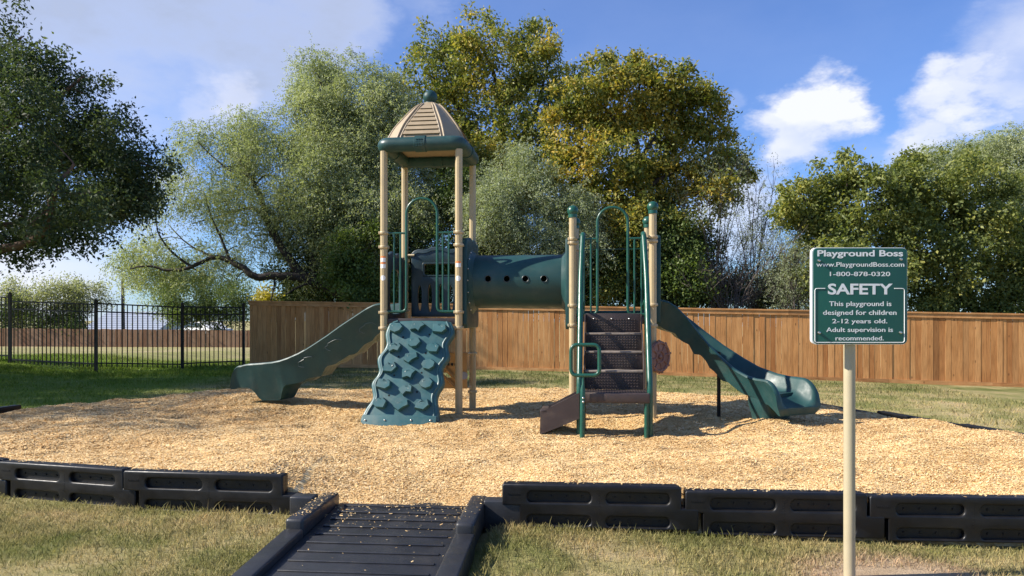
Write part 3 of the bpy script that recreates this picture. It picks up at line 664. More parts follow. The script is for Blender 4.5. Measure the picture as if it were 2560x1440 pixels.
def left_slide():
    rim = [(1010,750),(952,757),(935,760),(915,770),(880,793),(850,813),(820,835),(790,855),(765,871),(745,882),(720,893),(700,900),(680,904),(650,907),(620,909),(605,912),(592,922),(583,940),(576,962)]
    bot = [(1010,800),(952,827),(932,842),(927,851),(903,863),(882,886),(866,889),(844,903),(830,912),(809,917),(793,943),(762,947),(748,957),(719,962),(708,963),(700,970),(694,982),(689,994),(686,1004),(634,1004),(630,993),(625,982),(618,974),(609,970),(576,970)]
    path = make_path(-1.5, 9.16, [180+7, 180+7, 180+8, 180+14, 180+24, 180+38], 2.36, 70)
    path = [p for p in path if CX+F*(p[0]-.29*math.sin(p[2]-PI))/(p[1]-.29*math.cos(p[2]-PI)) > 577]; n = len(path)
    rings, info = slide_rings(path, .265, rim, bot, .93, .50, .47)
    o = part(MB().loft(rings), 'slide', 'teal', smooth=40)
    # raised curl lines on the outer wall
    for (cx_, cy_, r) in ((918, 820, 20), (835, 862, 22), (765, 905, 20)):
        P = []
        for q in np.linspace(.2, 1.35*PI, 14):
            px = cx_+r*.9*math.cos(q); py = cy_-r*.55*math.sin(q)+.35*r*math.cos(q)*-1
            j = min(range(n), key=lambda i: abs(info[i][5]-px)); hd = path[j][2]; t = Vector((math.cos(hd), -math.sin(hd))); nr = Vector((-t.y, t.x)); side = nr if nr.y < 0 else -nr
            e = Vector((info[j][0], info[j][1]))+side*(.265+.031); P.append(toL(e.x, e.y, H-(py-HY)*e.y/F))
        part(MB().tube(P, .0035, 6), 'embossed_line', 'navy', o)
left_slide()
# climbing wall ---------------------------------------------------
def climber():
    b_top, b_bot = -.06, -.60; z_top = zs(797, 8.6); z_bot = .16
    tilt = math.atan2(b_top-b_bot, z_top-z_bot)
    def onp(px, py):
        """pixel -> (a, v) on the leaning wall"""
        b = -.3
        for _ in range(12):
            p = S(px, py, b); b = lerp(b_bot, b_top, (p.z-z_bot)/(z_top-z_bot))
        return p.x, (p.z-z_bot)/math.cos(tilt)
    Z2 = lambda zx, zy: onp(860+zx/2.6675, 560+zy/2.6675)
    nrm = Vector((0, -math.cos(tilt), math.sin(tilt))); up = Vector((0, math.sin(tilt), math.cos(tilt)))
    fn = lambda u, v, w: tuple(Vector((u, b_bot, z_bot))+up*v+nrm*w)
    left = [(312,640),(285,690),(272,730),(276,770),(282,800),(262,840),(232,870),(218,900),(222,940),(232,975),(218,1010),(190,1040),(178,1070),(184,1110),(192,1150),(176,1185),(150,1215),(125,1260),(108,1295),(105,1338)]
    right = [(630,1338),(632,1280),(630,1235),(620,1195),(618,1150),(632,1115),(658,1080),(666,1045),(656,1000),(652,965),(670,930),(694,905),(702,870),(692,830),(690,800),(708,770),(730,740),(737,710),(725,670),(708,640)]
    lp = [Z2(*p) for p in left]+[Z2(*p) for p in right]
    def chaikin(P, k=2):
        for _ in range(k): P = [q for i in range(len(P)) for q in (tuple(lerp(P[i][j], P[(i+1) % len(P)][j], .25) for j in (0, 1)), tuple(lerp(P[i][j], P[(i+1) % len(P)][j], .75) for j in (0, 1)))]
        return P
    lps = chaikin(lp)
    c = Vector((sum(p[0] for p in lp)/len(lp), 0))
    shr = lambda P, d: [(p[0]+(d if p[0] < mid(p[1]) else -d), p[1]) for p in P]
    lx = sorted([Z2(*p) for p in left], key=lambda p: p[1]); rx = sorted([Z2(*p) for p in right], key=lambda p: p[1])
    mid = lambda v: (np.interp(v, [p[1] for p in lx], [p[0] for p in lx])+np.interp(v, [p[1] for p in rx], [p[0] for p in rx]))/2
    o = part(MB().plate([lps], .11, .03, lambda u, v, w: fn(u, v, w-.055), 4), 'climbing_wall', 'climb', smooth=50)
    rim_o = [p for p in lps]; rim_i = shr(lps, .052); rim_o = shr(lps, .012)
    for P, nm in ((shr(lps, .055), 'rim'),):
        L_ = [p for p in P if p[0] < mid(p[1]) and .12 < p[1] < (z_top-z_bot)/math.cos(tilt)-.03]; R_ = [p for p in P if p[0] >= mid(p[1]) and .12 < p[1] < (z_top-z_bot)/math.cos(tilt)-.03]
        for Q in (L_, R_):
            Q.sort(key=lambda p: p[1]); part(MB().tube([fn(u, v, .002) for u, v in Q], .014, 8), 'rim', 'climb', o)
    zb = Z2(115, 1280)[1]; ul, ur = Z2(110, 1320)[0]+.02, Z2(628, 1320)[0]-.02
    part(MB().plate([stad(ul, ur, .0, zb+.01, .01)], .02, .005, lambda u, v, w: fn(u, v, w+.012)), 'foot_flange', 'climb', o)
    for zx in (145, 275, 450, 580): u, v = Z2(zx, 1312); part(MB().ball(fn(u, v, .024), .011, 10), 'bolt', 'steel', o)
    for zx, zy in ((395, 755), (570, 738), (545, 862), (365, 885), (517, 992), (335, 1010), (487, 1120), (300, 1143)): u, v = Z2(zx, zy); mb = MB().lathe([(.0001, 0), (.012, 0)], (0, 0, 0), 12); mb.v = [fn(u+p[0], v+p[1], .0015) for p in mb.v]; part(mb, 'bolt_hole', 'hole', o)
    holds = [(350,700),(497,690),(640,702),(470,795),(337,830),(598,832),(450,900),(312,960),(567,945),(437,1003),(270,1072),(552,1068),(415,1110),(246,1198),(386,1215),(527,1208)]
    shapes = [  # outlines in units of the hold's half size, some with a bite taken out
        [(-1,.3),(-.6,.95),(.5,1),(1,.35),(.75,-.5),(.1,-.95),(-.7,-.6)],
        [(-.95,.9),(.3,1),(1,.5),(.55,-.1),(.35,-.9),(-.15,-.55),(-.9,-.8)],
        [(-.8,1),(-.1,.9),(.0,.5),(.3,.45),(.5,.85),(.95,.5),(1,-.4),(.35,-.95),(-1,-.55)],
        [(-1,.1),(-.45,.9),(.55,.95),(1,.2),(.6,-.75),(-.1,-.95),(-.7,-.55)],
        [(-1,.2),(-.2,.95),(.5,.3),(.6,.95),(1,.5),(.8,-.6),(.1,-.4),(-.4,-.95)],
        [(-.8,.7),(-.1,.95),(.2,.55),(.5,.9),(.95,.2),(.5,-.95),(-.6,-.7),(-1,-.1)],
        [(-.75,.9),(.9,1),(1,.1),(.3,-.35),(-.3,-.95),(-1,-.3)],
        [(-.9,.2),(-.3,.9),(-.1,.4),(.6,.95),(1,-.05),(.35,-.95),(-.95,-.75)],
    ]
    rnd = random.Random(4)
    for i, (zx, zy) in enumerate(holds):
        u0, v0 = Z2(zx, zy); sh = shapes[i % 8]; r = .091; ang = rnd.uniform(-.2, .2)
        base = []
        for x, y in sh: base.append((x*math.cos(ang)-y*math.sin(ang), x*math.sin(ang)+y*math.cos(ang)))
        rings = []
        for (w, k, dv) in ((-.01, 1.0, 0), (.012, .98, 0), (.048, .90, -.004), (.055, .86, -.004)): rings.append([fn(u0+x*r*k, v0+y*r*.80*k+dv, w+.012*(y < 0)*(w > .02)) for x, y in base])
        mb = MB().loft(rings)
        hp = part(mb, 'hand_hold', 'climb', o, 30)
        for s_ in range(2):
            mb2 = MB(); q0 = rnd.uniform(0, 6); P = [fn(u0+.03*math.cos(q0+q)*(1+.3*s_), v0+.012+.022*math.sin(q0+q), .054+.003*s_) for q in np.linspace(0, 2.6, 7)]; mb2.tube(P, .0045, 5); part(mb2, 'hold_ridge', 'climb', hp)
climber()
# steps -----------------------------------------------------------
def steps():
    ac = A2+DS/2+.005; hw = .315; Zs = [1.43, 1.235, 1.035, .835, .63]; Bs = [-.03, -.23, -.43, -.63]
    root = None
    for i in range(4):                                   # riser with rows of raised grip dimples, tread behind it
        mb = MB().bbox((ac-hw, Bs[i]-.006, Zs[i+1]), (ac+hw, Bs[i]+.006, Zs[i]+(.03 if i == 0 else 0)), .004)
        nx, nz = 17, 5
        for k in range(nx):
            for j in range(nz):
                x = ac-hw*.80+2*hw*.80*k/(nx-1); z = lerp(Zs[i+1]+.035, Zs[i]-.045, j/(nz-1))
                mb.lathe([(.009, .001), (.0065, -.009), (.0001, -.0105)], (x, Bs[i]-.006, z), 6, 'y')
        if root is None: root = part(mb, 'riser', 'brown'); 
        else: part(mb, 'riser', 'brown')
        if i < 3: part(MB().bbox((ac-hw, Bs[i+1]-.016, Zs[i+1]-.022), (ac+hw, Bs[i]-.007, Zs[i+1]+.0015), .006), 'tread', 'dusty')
    for s in (-1, 1):                                     # side stringers
        x = ac+s*(hw+.008); pts = [(-.01, 1.455), (-.06, 1.455)]
        for i in range(3): pts += [(Bs[i+1]-.03, Zs[i+1]+.03)]
        pts += [(-.66, .66), (-.66, .55), (-.01, 1.25)]
        part(MB().plate([pts], .012, .004, lambda u, v, w: (x+w, u, v)), 'stringer', 'brown')
    mb = MB().bbox((ac-hw-.03, -1.0, .525), (ac+hw+.045, -.625, .63), .014)
    for k in range(22):
        for j in range(8): mb.box((ac-hw+.03+k*.028, -.97+j*.042, .628), (ac-hw+.042+k*.028, -.955+j*.042, .633))
    part(mb, 'transfer_platform', 'brown')
    for px in (1484, 1529, 1572.5): p = S(px, 797, -.045); part(MB().ball((p.x, -.04, p.z), .011, 10), 'bolt', 'steel', root)
    for (a, b) in ((ac+hw+.012, -.965), (ac+hw+.03, -.72), (ac-hw-.01, -.72)): part(MB().tube([(a, b, .05), (a, b, .54)], .023, 12), 'leg', 'green' if b < -.9 else 'blackmetal')
    for s in (-1, 1):                                     # hand rails beside the steps
        a = ac+s*(hw+.05); a1 = ac+s*(hw+.035)
        top = arc_pts([(a1, -.03, 2.385), (a1, -.10, 2.37), (a, -.36, 1.86), (a, -.92, .70), (a, -.92, .12)], .09, 6)
        low = arc_pts([(a1, -.03, 1.52), (a1, -.09, 1.56), (a, -.22, 1.62), (a, -.40, 1.36), (a, -.75, .66), (a, -.75, .12)], .08, 5)
        h = part(MB().tube(top, .031, 12), 'hand_rail', 'green')
        a2 = a-s*.0
        for q in ((-.28, 1.98, -.20, 1.58), (-.52, 1.50, -.46, 1.23), (-.74, 1.06, -.62, .92)): pass
        part(MB().tube(low, .02, 10), 'lower_rail', 'green', h)
    # transfer box going down to the left
    f = [(1448.5,981.5),(1448.5,1047),(1350,1087),(1350.5,1031)]; bf = -1.0; bb = -.64
    P = [S(x, y, bf) for x, y in f]; Q = [Vector((p.x, bb, p.z)) for p in P]; t = .012
    mb = MB()
    def slab(p0, p1, p2, p3, n): mb.add([p0, p1, p2, p3, p0+n, p1+n, p2+n, p3+n], [(0,1,2,3),(7,6,5,4),(0,4,5,1),(1,5,6,2),(2,6,7,3),(3,7,4,0)])
    slab(P[0], P[1], P[2], P[3], Vector((0, t, 0))); slab(Q[0], Q[1], Q[2], Q[3], Vector((0, -t, 0)))
    slab(P[3]+Vector((0, t, 0)), P[2]+Vector((0, t, 0)), Q[2]-Vector((0, t, 0)), Q[3]-Vector((0, t, 0)), Vector((t, 0, 0)))
    d = Vector((0, 0, -.028)); k = lerp(P[3], P[0], .2); kq = lerp(Q[3], Q[0], .2)
    slab(P[0]+d+Vector((0, t, 0)), k+d*.9+Vector((0, t, 0)), kq+d*.9-Vector((0, t, 0)), Q[0]+d-Vector((0, t, 0)), Vector((0, 0, -.01)))
    mb.bbox((P[3].x, bf, P[3].z-.005), (lerp(P[3].x, P[0].x, .19), bb, P[3].z+.028), .008)
    part(mb, 'side_step', 'brown')
    # grab loop on its post
    b = -1.045; c = [S(1427.5, 862, b), S(1498.5, 862, b), S(1498.5, 938.5, b), S(1427.5, 938.5, b)]
    g = part(MB().tube(arc_pts(c, .07, 8, True), .0195, 12, closed=True), 'grab_loop', 'green')
    q0 = S(1458, 942, b); q1 = S(1458, 960, b); q2 = S(1457, 973, b); q3 = S(1455.5, 1100, b)
    part(MB().tube([q0, q1, q2, q3], [.012, .014, .026, .027], 14), 'grab_post', 'green', g)
    for py in (994, 1004): p = S(1458, py, b); part(MB().ball((p.x, p.y-.026, p.z), .012, 10), 'bolt', 'steel', g)
steps()
# steering wheel panel ---------------------------------------------
def wheel():
    c = S(1648, 892, -.02); e = Vector((math.cos(math.radians(47)), math.sin(math.radians(47)), 0)); n = Vector((e.y, -e.x, 0)); R = .187
    fn = lambda u, v, w: tuple(c+e*u+Vector((0, 0, v))+n*w)
    N_ = 64; out = [((R+.012*max(0, math.cos(8*2*PI*k/N_))**4)*math.cos(2*PI*k/N_), (R+.012*max(0, math.cos(8*2*PI*k/N_))**4)*math.sin(2*PI*k/N_)) for k in range(N_)]
    o = part(MB().plate([out], .022, .006, fn), 'ship_wheel', 'wheelbrown')
    mb = MB()
    def ring(r, w, rr): mb.tube([fn(r*math.cos(q), r*math.sin(q), w) for q in np.linspace(0, 2*PI, 33)[:-1]], rr, 8, closed=True)
    ring(R*.88, .014, .016); ring(R*.36, .014, .012)
    for k in range(8): q = 2*PI*k/8+.2; mb.tube([fn(R*.3*math.cos(q), R*.3*math.sin(q), .014), fn(R*1.04*math.cos(q), R*1.04*math.sin(q), .014)], [.011, .014], 8)
    part(mb, 'spokes', 'wheelbrown', o); part(MB().ball(fn(0, 0, .012), .03, 14), 'hub', 'wheelbrown', o)
    p = (A2+DS, 0); mb = MB()
    for z in (c.z+.085, c.z-.105): collar(mb, p[0], p[1], z)
    part(mb, 'bracket', 'clamp', o)
wheel()
# low play panel under the roofed tower
def low_panel():
    b = .80; A = lambda x: S(x, 0, b).x; z = lambda y: zs(y, 9.4)
    lp = [(A(1052), z(971)), (A(1168), z(971)), (A(1168), z(881)), (A(1052), z(881))]
    tri = [(A(1108), z(944)), (A(1136), z(944)), (A(1138), z(938)), (A(1118), z(932)), (A(1108), z(932))]
    o = part(MB().plate([lp, tri], .03, .006, lambda u, v, w: (u, b-w, v)), 'play_panel', 'tanpanel')
    for p0, p1 in (((1110, 916), (1142, 952)), ((1106, 938), (1140, 970))): part(MB().tube([S(*p0, b-.035), S(*p1, b-.035)], .024, 4), 'gear_arm', 'tanpanel', o)
    for k in range(5): p = S(1112+k*9, 911, b-.02); part(MB().bbox((p.x-.014, b-.026, p.z-.016), (p.x+.014, b-.012, p.z+.016), .004), 'slot', 'hole', o)
    p = S(1160, 939, b-.02); part(MB().lathe([(.05, b-.03), (.05, b-.012)], (p.x, 0, p.z), 20, 'y'), 'dial', 'grey', o)
    for yy in (968, 884): part(MB().tube([(A(1168), b, z(yy)), (DS, DS, z(yy))], .014, 8), 'bracket', 'clamp', o)
low_panel()

# ------------------------------------------------------------------ kerb of black plastic timbers
def timber_mesh():
    Lh = 1.20; out = [(0.0,.15),(.0,.28),(.012,.292),(Lh-.016,.292),(Lh-.004,.28),(Lh-.004,.15),(Lh+.10,.15),(Lh+.108,.14),(Lh+.108,0),(.118,0),(.118,.145)]
    sl = [stad(x0, x1, y0, y1, .032) for x0, x1 in ((.17,.60),(.70,1.12)) for y0, y1 in ((.17,.243),(.018,.085))]
    return out, sl
TB = {}
def timber(x0, y0, x1, y1, zt, label, lug=True, group='black plastic timbers of the play area kerb'):
    dx, dy = x1-x0, y1-y0; ln = math.hypot(dx, dy); o = empty('border_timber', (x0, y0, zt-.292), label, 'border', group, math.atan2(dy, dx)); o.scale = (ln/1.20, 1, 1)
    if not TB:
        out, sl = timber_mesh()
        TB['b'] = MB().plate([out]+sl, .05, .012, lambda u, v, w: (u, .025-w*1.0, v), 3).bbox((.004, .046, .148), (1.19, .11, .290), .012).bbox((.122, .046, .002), (1.30, .11, .149), .012).build('body', M['black'], o)
        mb = MB()
        for x0_, x1_ in ((.17,.60),(.70,1.12)):
            for zc in (.207, .052):
                mb.box((x0_-.02, .034, zc-.045), (x1_+.02, .05, zc+.045))
                for k in range(4): mb.lathe([(.009, .034), (.007, .028)], (lerp(x0_+.06, x1_-.06, k/3), 0, zc), 8, 'y')
        TB['p'] = mb.build('slot_back', M['black'], o)
        mb = MB()
        for k in range(7): mb.box((.035+k*.012, -.0035, .222), (.043+k*.012, .004, .231))
        for k in range(8): mb.box((.648, -.002, .10+k*.018), (.652, .004, .105+k*.018))
        TB['m'] = mb.build('moulded_mark', M['black'], o)
    else:
        for k in ('b', 'p', 'm'): c = TB[k].copy(); COL.objects.link(c); c.parent = o
    return o
timber(-4.02, 5.57, -2.88, 5.275, .285, 'black slotted kerb timber at the left edge, turned slightly away')
timber(-2.855, 5.225, -1.63, 5.07, .287, 'black slotted kerb timber just left of the ramp, chips heaped behind it')
timber(-.067, 4.80, 1.125, 4.705, .290, 'black slotted kerb timber just right of the ramp')
timber(1.145, 4.705, 2.315, 4.625, .264, 'black slotted kerb timber just left of the sign post')
timber(2.325, 4.625, 3.52, 4.555, .250, 'black slotted kerb timber right of the sign post at the lower right edge')
timber(-5.25, 6.2, -4.06, 5.61, .285, 'black kerb timber beyond the left edge of the lawn kerb')
timber(3.53, 4.555, 4.73, 4.50, .245, 'black kerb timber past the right edge, last of the front row')
timber(4.80, 4.52, 5.62, 5.36, .24, 'black kerb timber turning the right front corner of the chips')
timber(5.62, 5.42, 5.40, 6.60, .23, 'black kerb timber on the right side of the chips')
gb = 'half buried kerb timbers at the back of the chips'
timber(4.76, 9.30, 5.04, 8.12, .195, 'half buried black kerb timber right behind the sign post, by the dry grass', group=gb)
timber(5.06, 8.06, 5.36, 6.90, .21, 'half buried black kerb timber at the right edge of the chips', group=gb)
timber(4.44, 10.50, 4.73, 9.34, .155, 'half buried black kerb timber beyond the right slide', group=gb)
timber(-6.85, 8.50, -6.62, 9.62, .235, 'half buried black kerb timber at the far left edge of the chips', group=gb)
# ------------------------------------------------------------------ ramp
def ramp_obj():
    rz = -math.radians(5); o = empty('access_ramp', (-.775, 4.95, 0), 'black ribbed plastic wheelchair ramp with raised side rails, dusted with wood chips', 'ramp', rz=rz)
    zr = lambda y: lerp(.08, -.015, min(1, max(0, -y/1.75)))          # local y runs to -1.75 (towards the camera)
    def prism(mb, x0, x1, y0, y1, h0, h1, b=.012):
        mb.bbox((x0, y0, h0), (x1, y1, h1), b, lambda x, y, z: (x, y, z+zr(y)))
    mb = MB(); prism(mb, -.475, .475, -1.75, .12, -.04, 0, .004); prism(mb, -.475, .475, .12, .3, -.10, -.03, .004)
    s = mb.build('ramp_surface', M['ramp'], o)
    mb = MB()
    for k in range(13):
        y = .06-k*.142
        prism(mb, -.42, .425, y-.012, y+.012, -.005, .0055, .004)
    mb.build('ribs', M['ramp'], s)
    for sg in (-1, 1):
        mb = MB(); x0, x1 = sorted((sg*.475, sg*.60)); prism(mb, x0, x1, -1.75, -.56, -.10, .045, .014)
        r = mb.build('side_rail', M['ramp'], o)
        mb = MB(); mb.bbox((x0+.002, -.56, -.02), (x1-.004, .14, .155), .022); mb.build('end_block', M['ramp'], r)
        mb = MB(); xc0, xc1 = sorted((sg*.60, sg*(.76 if sg < 0 else .86))); mb.bbox((xc0-.01, -.07, -.05), (xc1, .045, .165 if sg < 0 else .17), .012)
        mb.build('connector', M['ramp'], r)
    rr = np.random.default_rng(77); n = 650; u = rr.random(n)
    y = .1-1.8*np.abs(rr.normal(0, .2, n)); x = rr.uniform(-.47, .47, n); k = (y > -1.7); x = x[k]; y = y[k]
    k = rr.random(len(x)) < np.where(np.abs(x) > .41, 1, .5); x = x[k]; y = y[k]
    rim = rr.random(600); xb = np.concatenate([rr.uniform(-.592, -.485, 160), rr.uniform(.485, .592, 25)]); yb = np.concatenate([rr.uniform(-.5, .13, 160), rr.uniform(-.5, .13, 25)])
    c, s_ = math.cos(rz), math.sin(rz); tz = lambda y: .08-.095*np.clip(-y/1.75, 0, 1)
    xa = np.concatenate([x, xb]); ya = np.concatenate([y, yb]); za = np.concatenate([tz(y)+.004, np.full(len(xb), .158)])
    make_flakes('scattered_wood_chips', -.775+xa*c-ya*s_, 4.95+xa*s_+ya*c, za, rr, rr.uniform(.2, .62, len(xa)), bpy.data.materials['wood_chips'], 'pale wood chips scattered on the black ramp', .25)
    # chips caught along the kerb tops
    X = []; Yy = []; Zz = []
    for (x0, y0, x1, y1, zt, n, bias) in ((-4.0,5.57,-2.88,5.275,.285,60,.5),(-2.85,5.22,-1.64,5.07,.287,150,.75),(-.06,4.8,1.12,4.705,.29,70,.6),(1.15,4.705,2.31,4.625,.264,150,.6),(2.33,4.625,3.5,4.555,.25,90,.6)):
        t = rr.random(n); w = .012+.09*np.sqrt(rr.random(n)); dx, dy = x1-x0, y1-y0; l = math.hypot(dx, dy)
        X.append(x0+dx*t-dy/l*w); Yy.append(y0+dy*t+dx/l*w); Zz.append(np.full(n, zt+.002))
    X = np.concatenate(X); Yy = np.concatenate(Yy); Zz = np.concatenate(Zz)
    make_flakes('kerb_top_wood_chips', X, Yy, Zz, rr, rr.uniform(.35, .9, len(X)), bpy.data.materials['wood_chips'], 'pale wood chips caught on top of the black kerb', .3)
ramp_obj()
# ------------------------------------------------------------------ sign
def text_mb(mb, body, px0, px1, cap_top, base, Y, y_off, bold, fnW):
    cu = bpy.data.curves.new('t', 'FONT'); cu.body = body; cu.size = 1; cu.offset = bold; cu.extrude = .004; cu.resolution_u = 4
    t = MB(); t.curve(cu); v = np.array(t.v); x0, x1 = v[:, 0].min(), v[:, 0].max(); caph = .72
    f2 = [fnW(lerp(px0, px1, (p[0]-x0)/(x1-x0)), base-(p[1]/caph)*(base-cap_top), p[2]) for p in t.v]
    mb.add(f2, t.f)
def sign():
    Y = 3.96; c = W(2146, 740, Y); base = W(2137, 1437, Y); o = empty('safety_sign', (base.x, Y+.045, base.z), 'square green safety sign with white lettering on a tan post at the right', 'sign')
    off = (base.x, Y+.045, base.z); t = .022
    P = lambda px, py, w: tuple(W(px, py, Y)+Vector((0, -w, 0)))
    lp = stad(2026.5, 2265.5, -861, -619.5, 13, 6)
    MB().plate([[((u), v) for u, v in lp]], 4, .4, lambda u, v, w: P(u, -v, w/4*t), 1).build('sign_plate', M['white'], o, off)
    face = stad(2030.5, 2264, -859.5, -621, 11, 6)
    pf = MB().plate([face], 4, .3, lambda u, v, w: P(u, -v, t/2+.0015+w/4*.003), 1).build('sign_face', M['signgreen'], o, off)
    # post, behind the plate
    pc = W(2133, 700, Y).x
    MB().lathe([(.031, base.z-.1), (.031, W(0, 640, Y).z)], (pc, Y+.045, 0), 32).build('post', M['signpost'], o, off)
    lines = [('Playground Boss', 2041, 2254, 625.5, 641, .022), ('www.PlaygroundBoss.com', 2038, 2257, 655.5, 667, .006), ('1-800-878-0320', 2072, 2222, 679.5, 690.5, .006), ('SAFETY', 2067, 2228, 709, 735.5, .024),
             ('This playground is', 2070, 2225, 753, 765, .008), ('designed for children', 2055, 2238, 775, 787, .008), ('2-12 years old.', 2078, 2215, 797, 808, .008), ('Adult supervision is', 2063, 2229, 818, 829.5, .008), ('recommended.', 2086, 2206, 839.5, 850.5, .008)]
    for (b, x0, x1, ct, bs, bo) in lines:
        mb = MB(); text_mb(mb, b, x0, x1, ct, bs, Y, 0, bo, lambda px, py, w: P(px, py, t/2+.0035+w*.1)); mb.build('lettering', M['white'], pf, off, 0, False)
    ft = t/2+.0036
    L_ = arc_pts([P(2060, 721.5, ft), P(2034.5, 721.5, ft), P(2034.5, 856, ft), P(2257.5, 856, ft), P(2257.5, 721.5, ft), P(2232, 721.5, ft)], .014, 5)
    MB().tube(L_, .0022, 6).build('border_line', M['white'], pf, off)
    for (px, py) in ((2044, 652), (2248, 649), (2044.5, 832), (2247, 831.5)): MB().lathe([(.0085, 0), (.0085, .004), (.006, .011), (.0001, .013)], (0, 0, 0), 12).v and None
    for (px, py) in ((2044, 652), (2248, 649), (2044.5, 832), (2247, 831.5)):
        p = P(px, py, t/2); mb = MB(); mb.lathe([(.009, p[1]), (.009, p[1]-.006), (.0065, p[1]-.013), (.0001, p[1]-.015)], (p[0], 0, p[2]), 12, 'y'); mb.build('bolt', M['steel'], pf, off)
sign()
# ------------------------------------------------------------------ fences
def wood_fence():
    x0, y0, x1, y1 = -7.42, 20.1, 15.5, 17.3; ln = math.hypot(x1-x0, y1-y0); an = math.atan2(y1-y0, x1-x0)
    o = empty('wood_fence', (x0, y0, 0), 'long tall cedar board fence with cap rail behind the play area', 'fence', rz=an)
    gz = lambda u: np.interp(u, [0, 7.5, ln], [.03, -.04, -.40]); tz = lambda u: np.interp(u, [0, 7.5, ln], [1.86, 1.72, 1.42])
    r = random.Random(8); mb = MB(); u = .02
    while u < ln:
        w = r.choice((.137, .14, .139, .09)) if r.random() < .25 else .139; d = r.uniform(-.006, .006); z0, z1 = gz(u)+.1, tz(u)-.03
        mb.box((u, d, z0+r.uniform(-.01, .01)), (u+w-r.uniform(.004, .009), d+.016, z1)); u += w+r.uniform(-.001, .002)
    mb.build('boards', M['cedar'], o, smooth=0, weld=False)
    cap, trim, kick = MB(), MB(), MB(); u = 0; n = 0
    while u < ln:
        e = min(u+2.44, ln); f = lambda x, y, z: (x, y, z+float(tz(x))); g = lambda x, y, z: (x, y, z+float(gz(x)))
        cap.box((u, -.05, -.002), (e-.003, .09, .036), f); trim.box((u, -.028, -.105), (e-.003, -.008, -.002), f); kick.box((u, -.03, -.03), (e-.003, -.008, .115), g); u = e; n += 1
    cap.build('cap_rail', M['cedartrim'], o, smooth=0, weld=False); trim.build('trim_rail', M['cedartrim'], o, smooth=0, weld=False); kick.build('kick_board', M['cedartrim'], o, smooth=0, weld=False)
    for k in range(int(ln/2.44)+1):
        mb = MB(); uu = min(k*2.44+.05, ln-.1); mb.box((uu, .02, float(gz(uu))-.05), (uu+.09, .11, float(tz(uu))-.01)); mb.build('post', M['cedartrim'], o, smooth=0)
wood_fence()
def iron_fence():
    pts = [W(-190, 905, 18.6), W(25, 910, 18.3), W(240, 937, 17.9), W(456, 932, 18.75), W(609, 925, 20.0)]
    o = empty('metal_picket_fence', tuple(pts[2]), 'black metal picket fence across the lawn at left', 'fence'); off = tuple(pts[2]); hh = [1.84, 1.82, 1.88, 1.83, 1.86]
    for i, p in enumerate(pts):
        MB().box((p.x-.032, p.y-.032, p.z-.1), (p.x+.032, p.y+.032, p.z+hh[i])).lathe([(.045, p.z+hh[i]), (.045, p.z+hh[i]+.012), (.012, p.z+hh[i]+.025)], (p.x, p.y, 0), 4).build('post', M['blackmetal'], o, off, 0)
    for i in range(4):
        p, q = pts[i], pts[i+1]; mb = MB(); d = (q-p); n = max(8, int(round(math.hypot(d.x, d.y)/.117)))
        dz0 = (.12 if i == 1 else 0)
        top = lambda t: lerp(p.z+hh[i]-.07-dz0, q.z+hh[i+1]-.09, t); P = lambda t: (lerp(p.x, q.x, t), lerp(p.y, q.y, t))
        for (dz, hgt) in ((0, .034), (-.20, .032), (-1.50, .032)):
            (xa, ya), (xb, yb) = P(.0), P(1.0); e = Vector((xb-xa, yb-ya, 0)).normalized(); nn = Vector((-e.y, e.x, 0))*.016
            za, zb_ = top(0)+dz, top(1)+dz
            v = [(xa+nn.x, ya+nn.y, za-hgt), (xa-nn.x, ya-nn.y, za-hgt), (xa-nn.x, ya-nn.y, za), (xa+nn.x, ya+nn.y, za), (xb+nn.x, yb+nn.y, zb_-hgt), (xb-nn.x, yb-nn.y, zb_-hgt), (xb-nn.x, yb-nn.y, zb_), (xb+nn.x, yb+nn.y, zb_)]
            mb.add(v, [(0,1,2,3),(7,6,5,4),(0,4,5,1),(1,5,6,2),(2,6,7,3),(3,7,4,0)])
        for k in range(1, n):
            x, y = P(k/n); z1 = top(k/n)-.01; mb.box((x-.0095, y-.0095, z1-1.60), (x+.0095, y+.0095, z1))
        mb.build('picket_panel', M['blackmetal'], o, off, 0, False)
iron_fence()
def far_fence():
    Y = 45.; x0, x1 = W(-60, 0, Y).x, W(640, 0, Y).x; z0, z1 = W(0, 882, Y).z, W(0, 820, Y).z
    o = empty('far_board_fence', (x0, Y, z0), 'distant low board fence across the dry field', 'fence'); r = random.Random(3); mb = MB(); x = x0
    while x < x1: w = r.uniform(.14, .2); z = z1-.16*(x-x0)/(x1-x0)+r.uniform(-.02, .02); mb.box((x, Y+r.uniform(-.01, .01), z0-.3), (x+w-.012, Y+.02+r.uniform(0, .003), z)); x += w
    mb.build('boards', M['oldwood'], o, (x0, Y, z0), 0, False)
    MB().box((x0, Y+.05, z0+.3), (x1, Y+.1, z0+.42)).box((x0, Y+.05, z0+1.1), (x1, Y+.1, z0+1.2)).build('rail', M['oldwood'], o, (x0, Y, z0), 0)
far_fence()
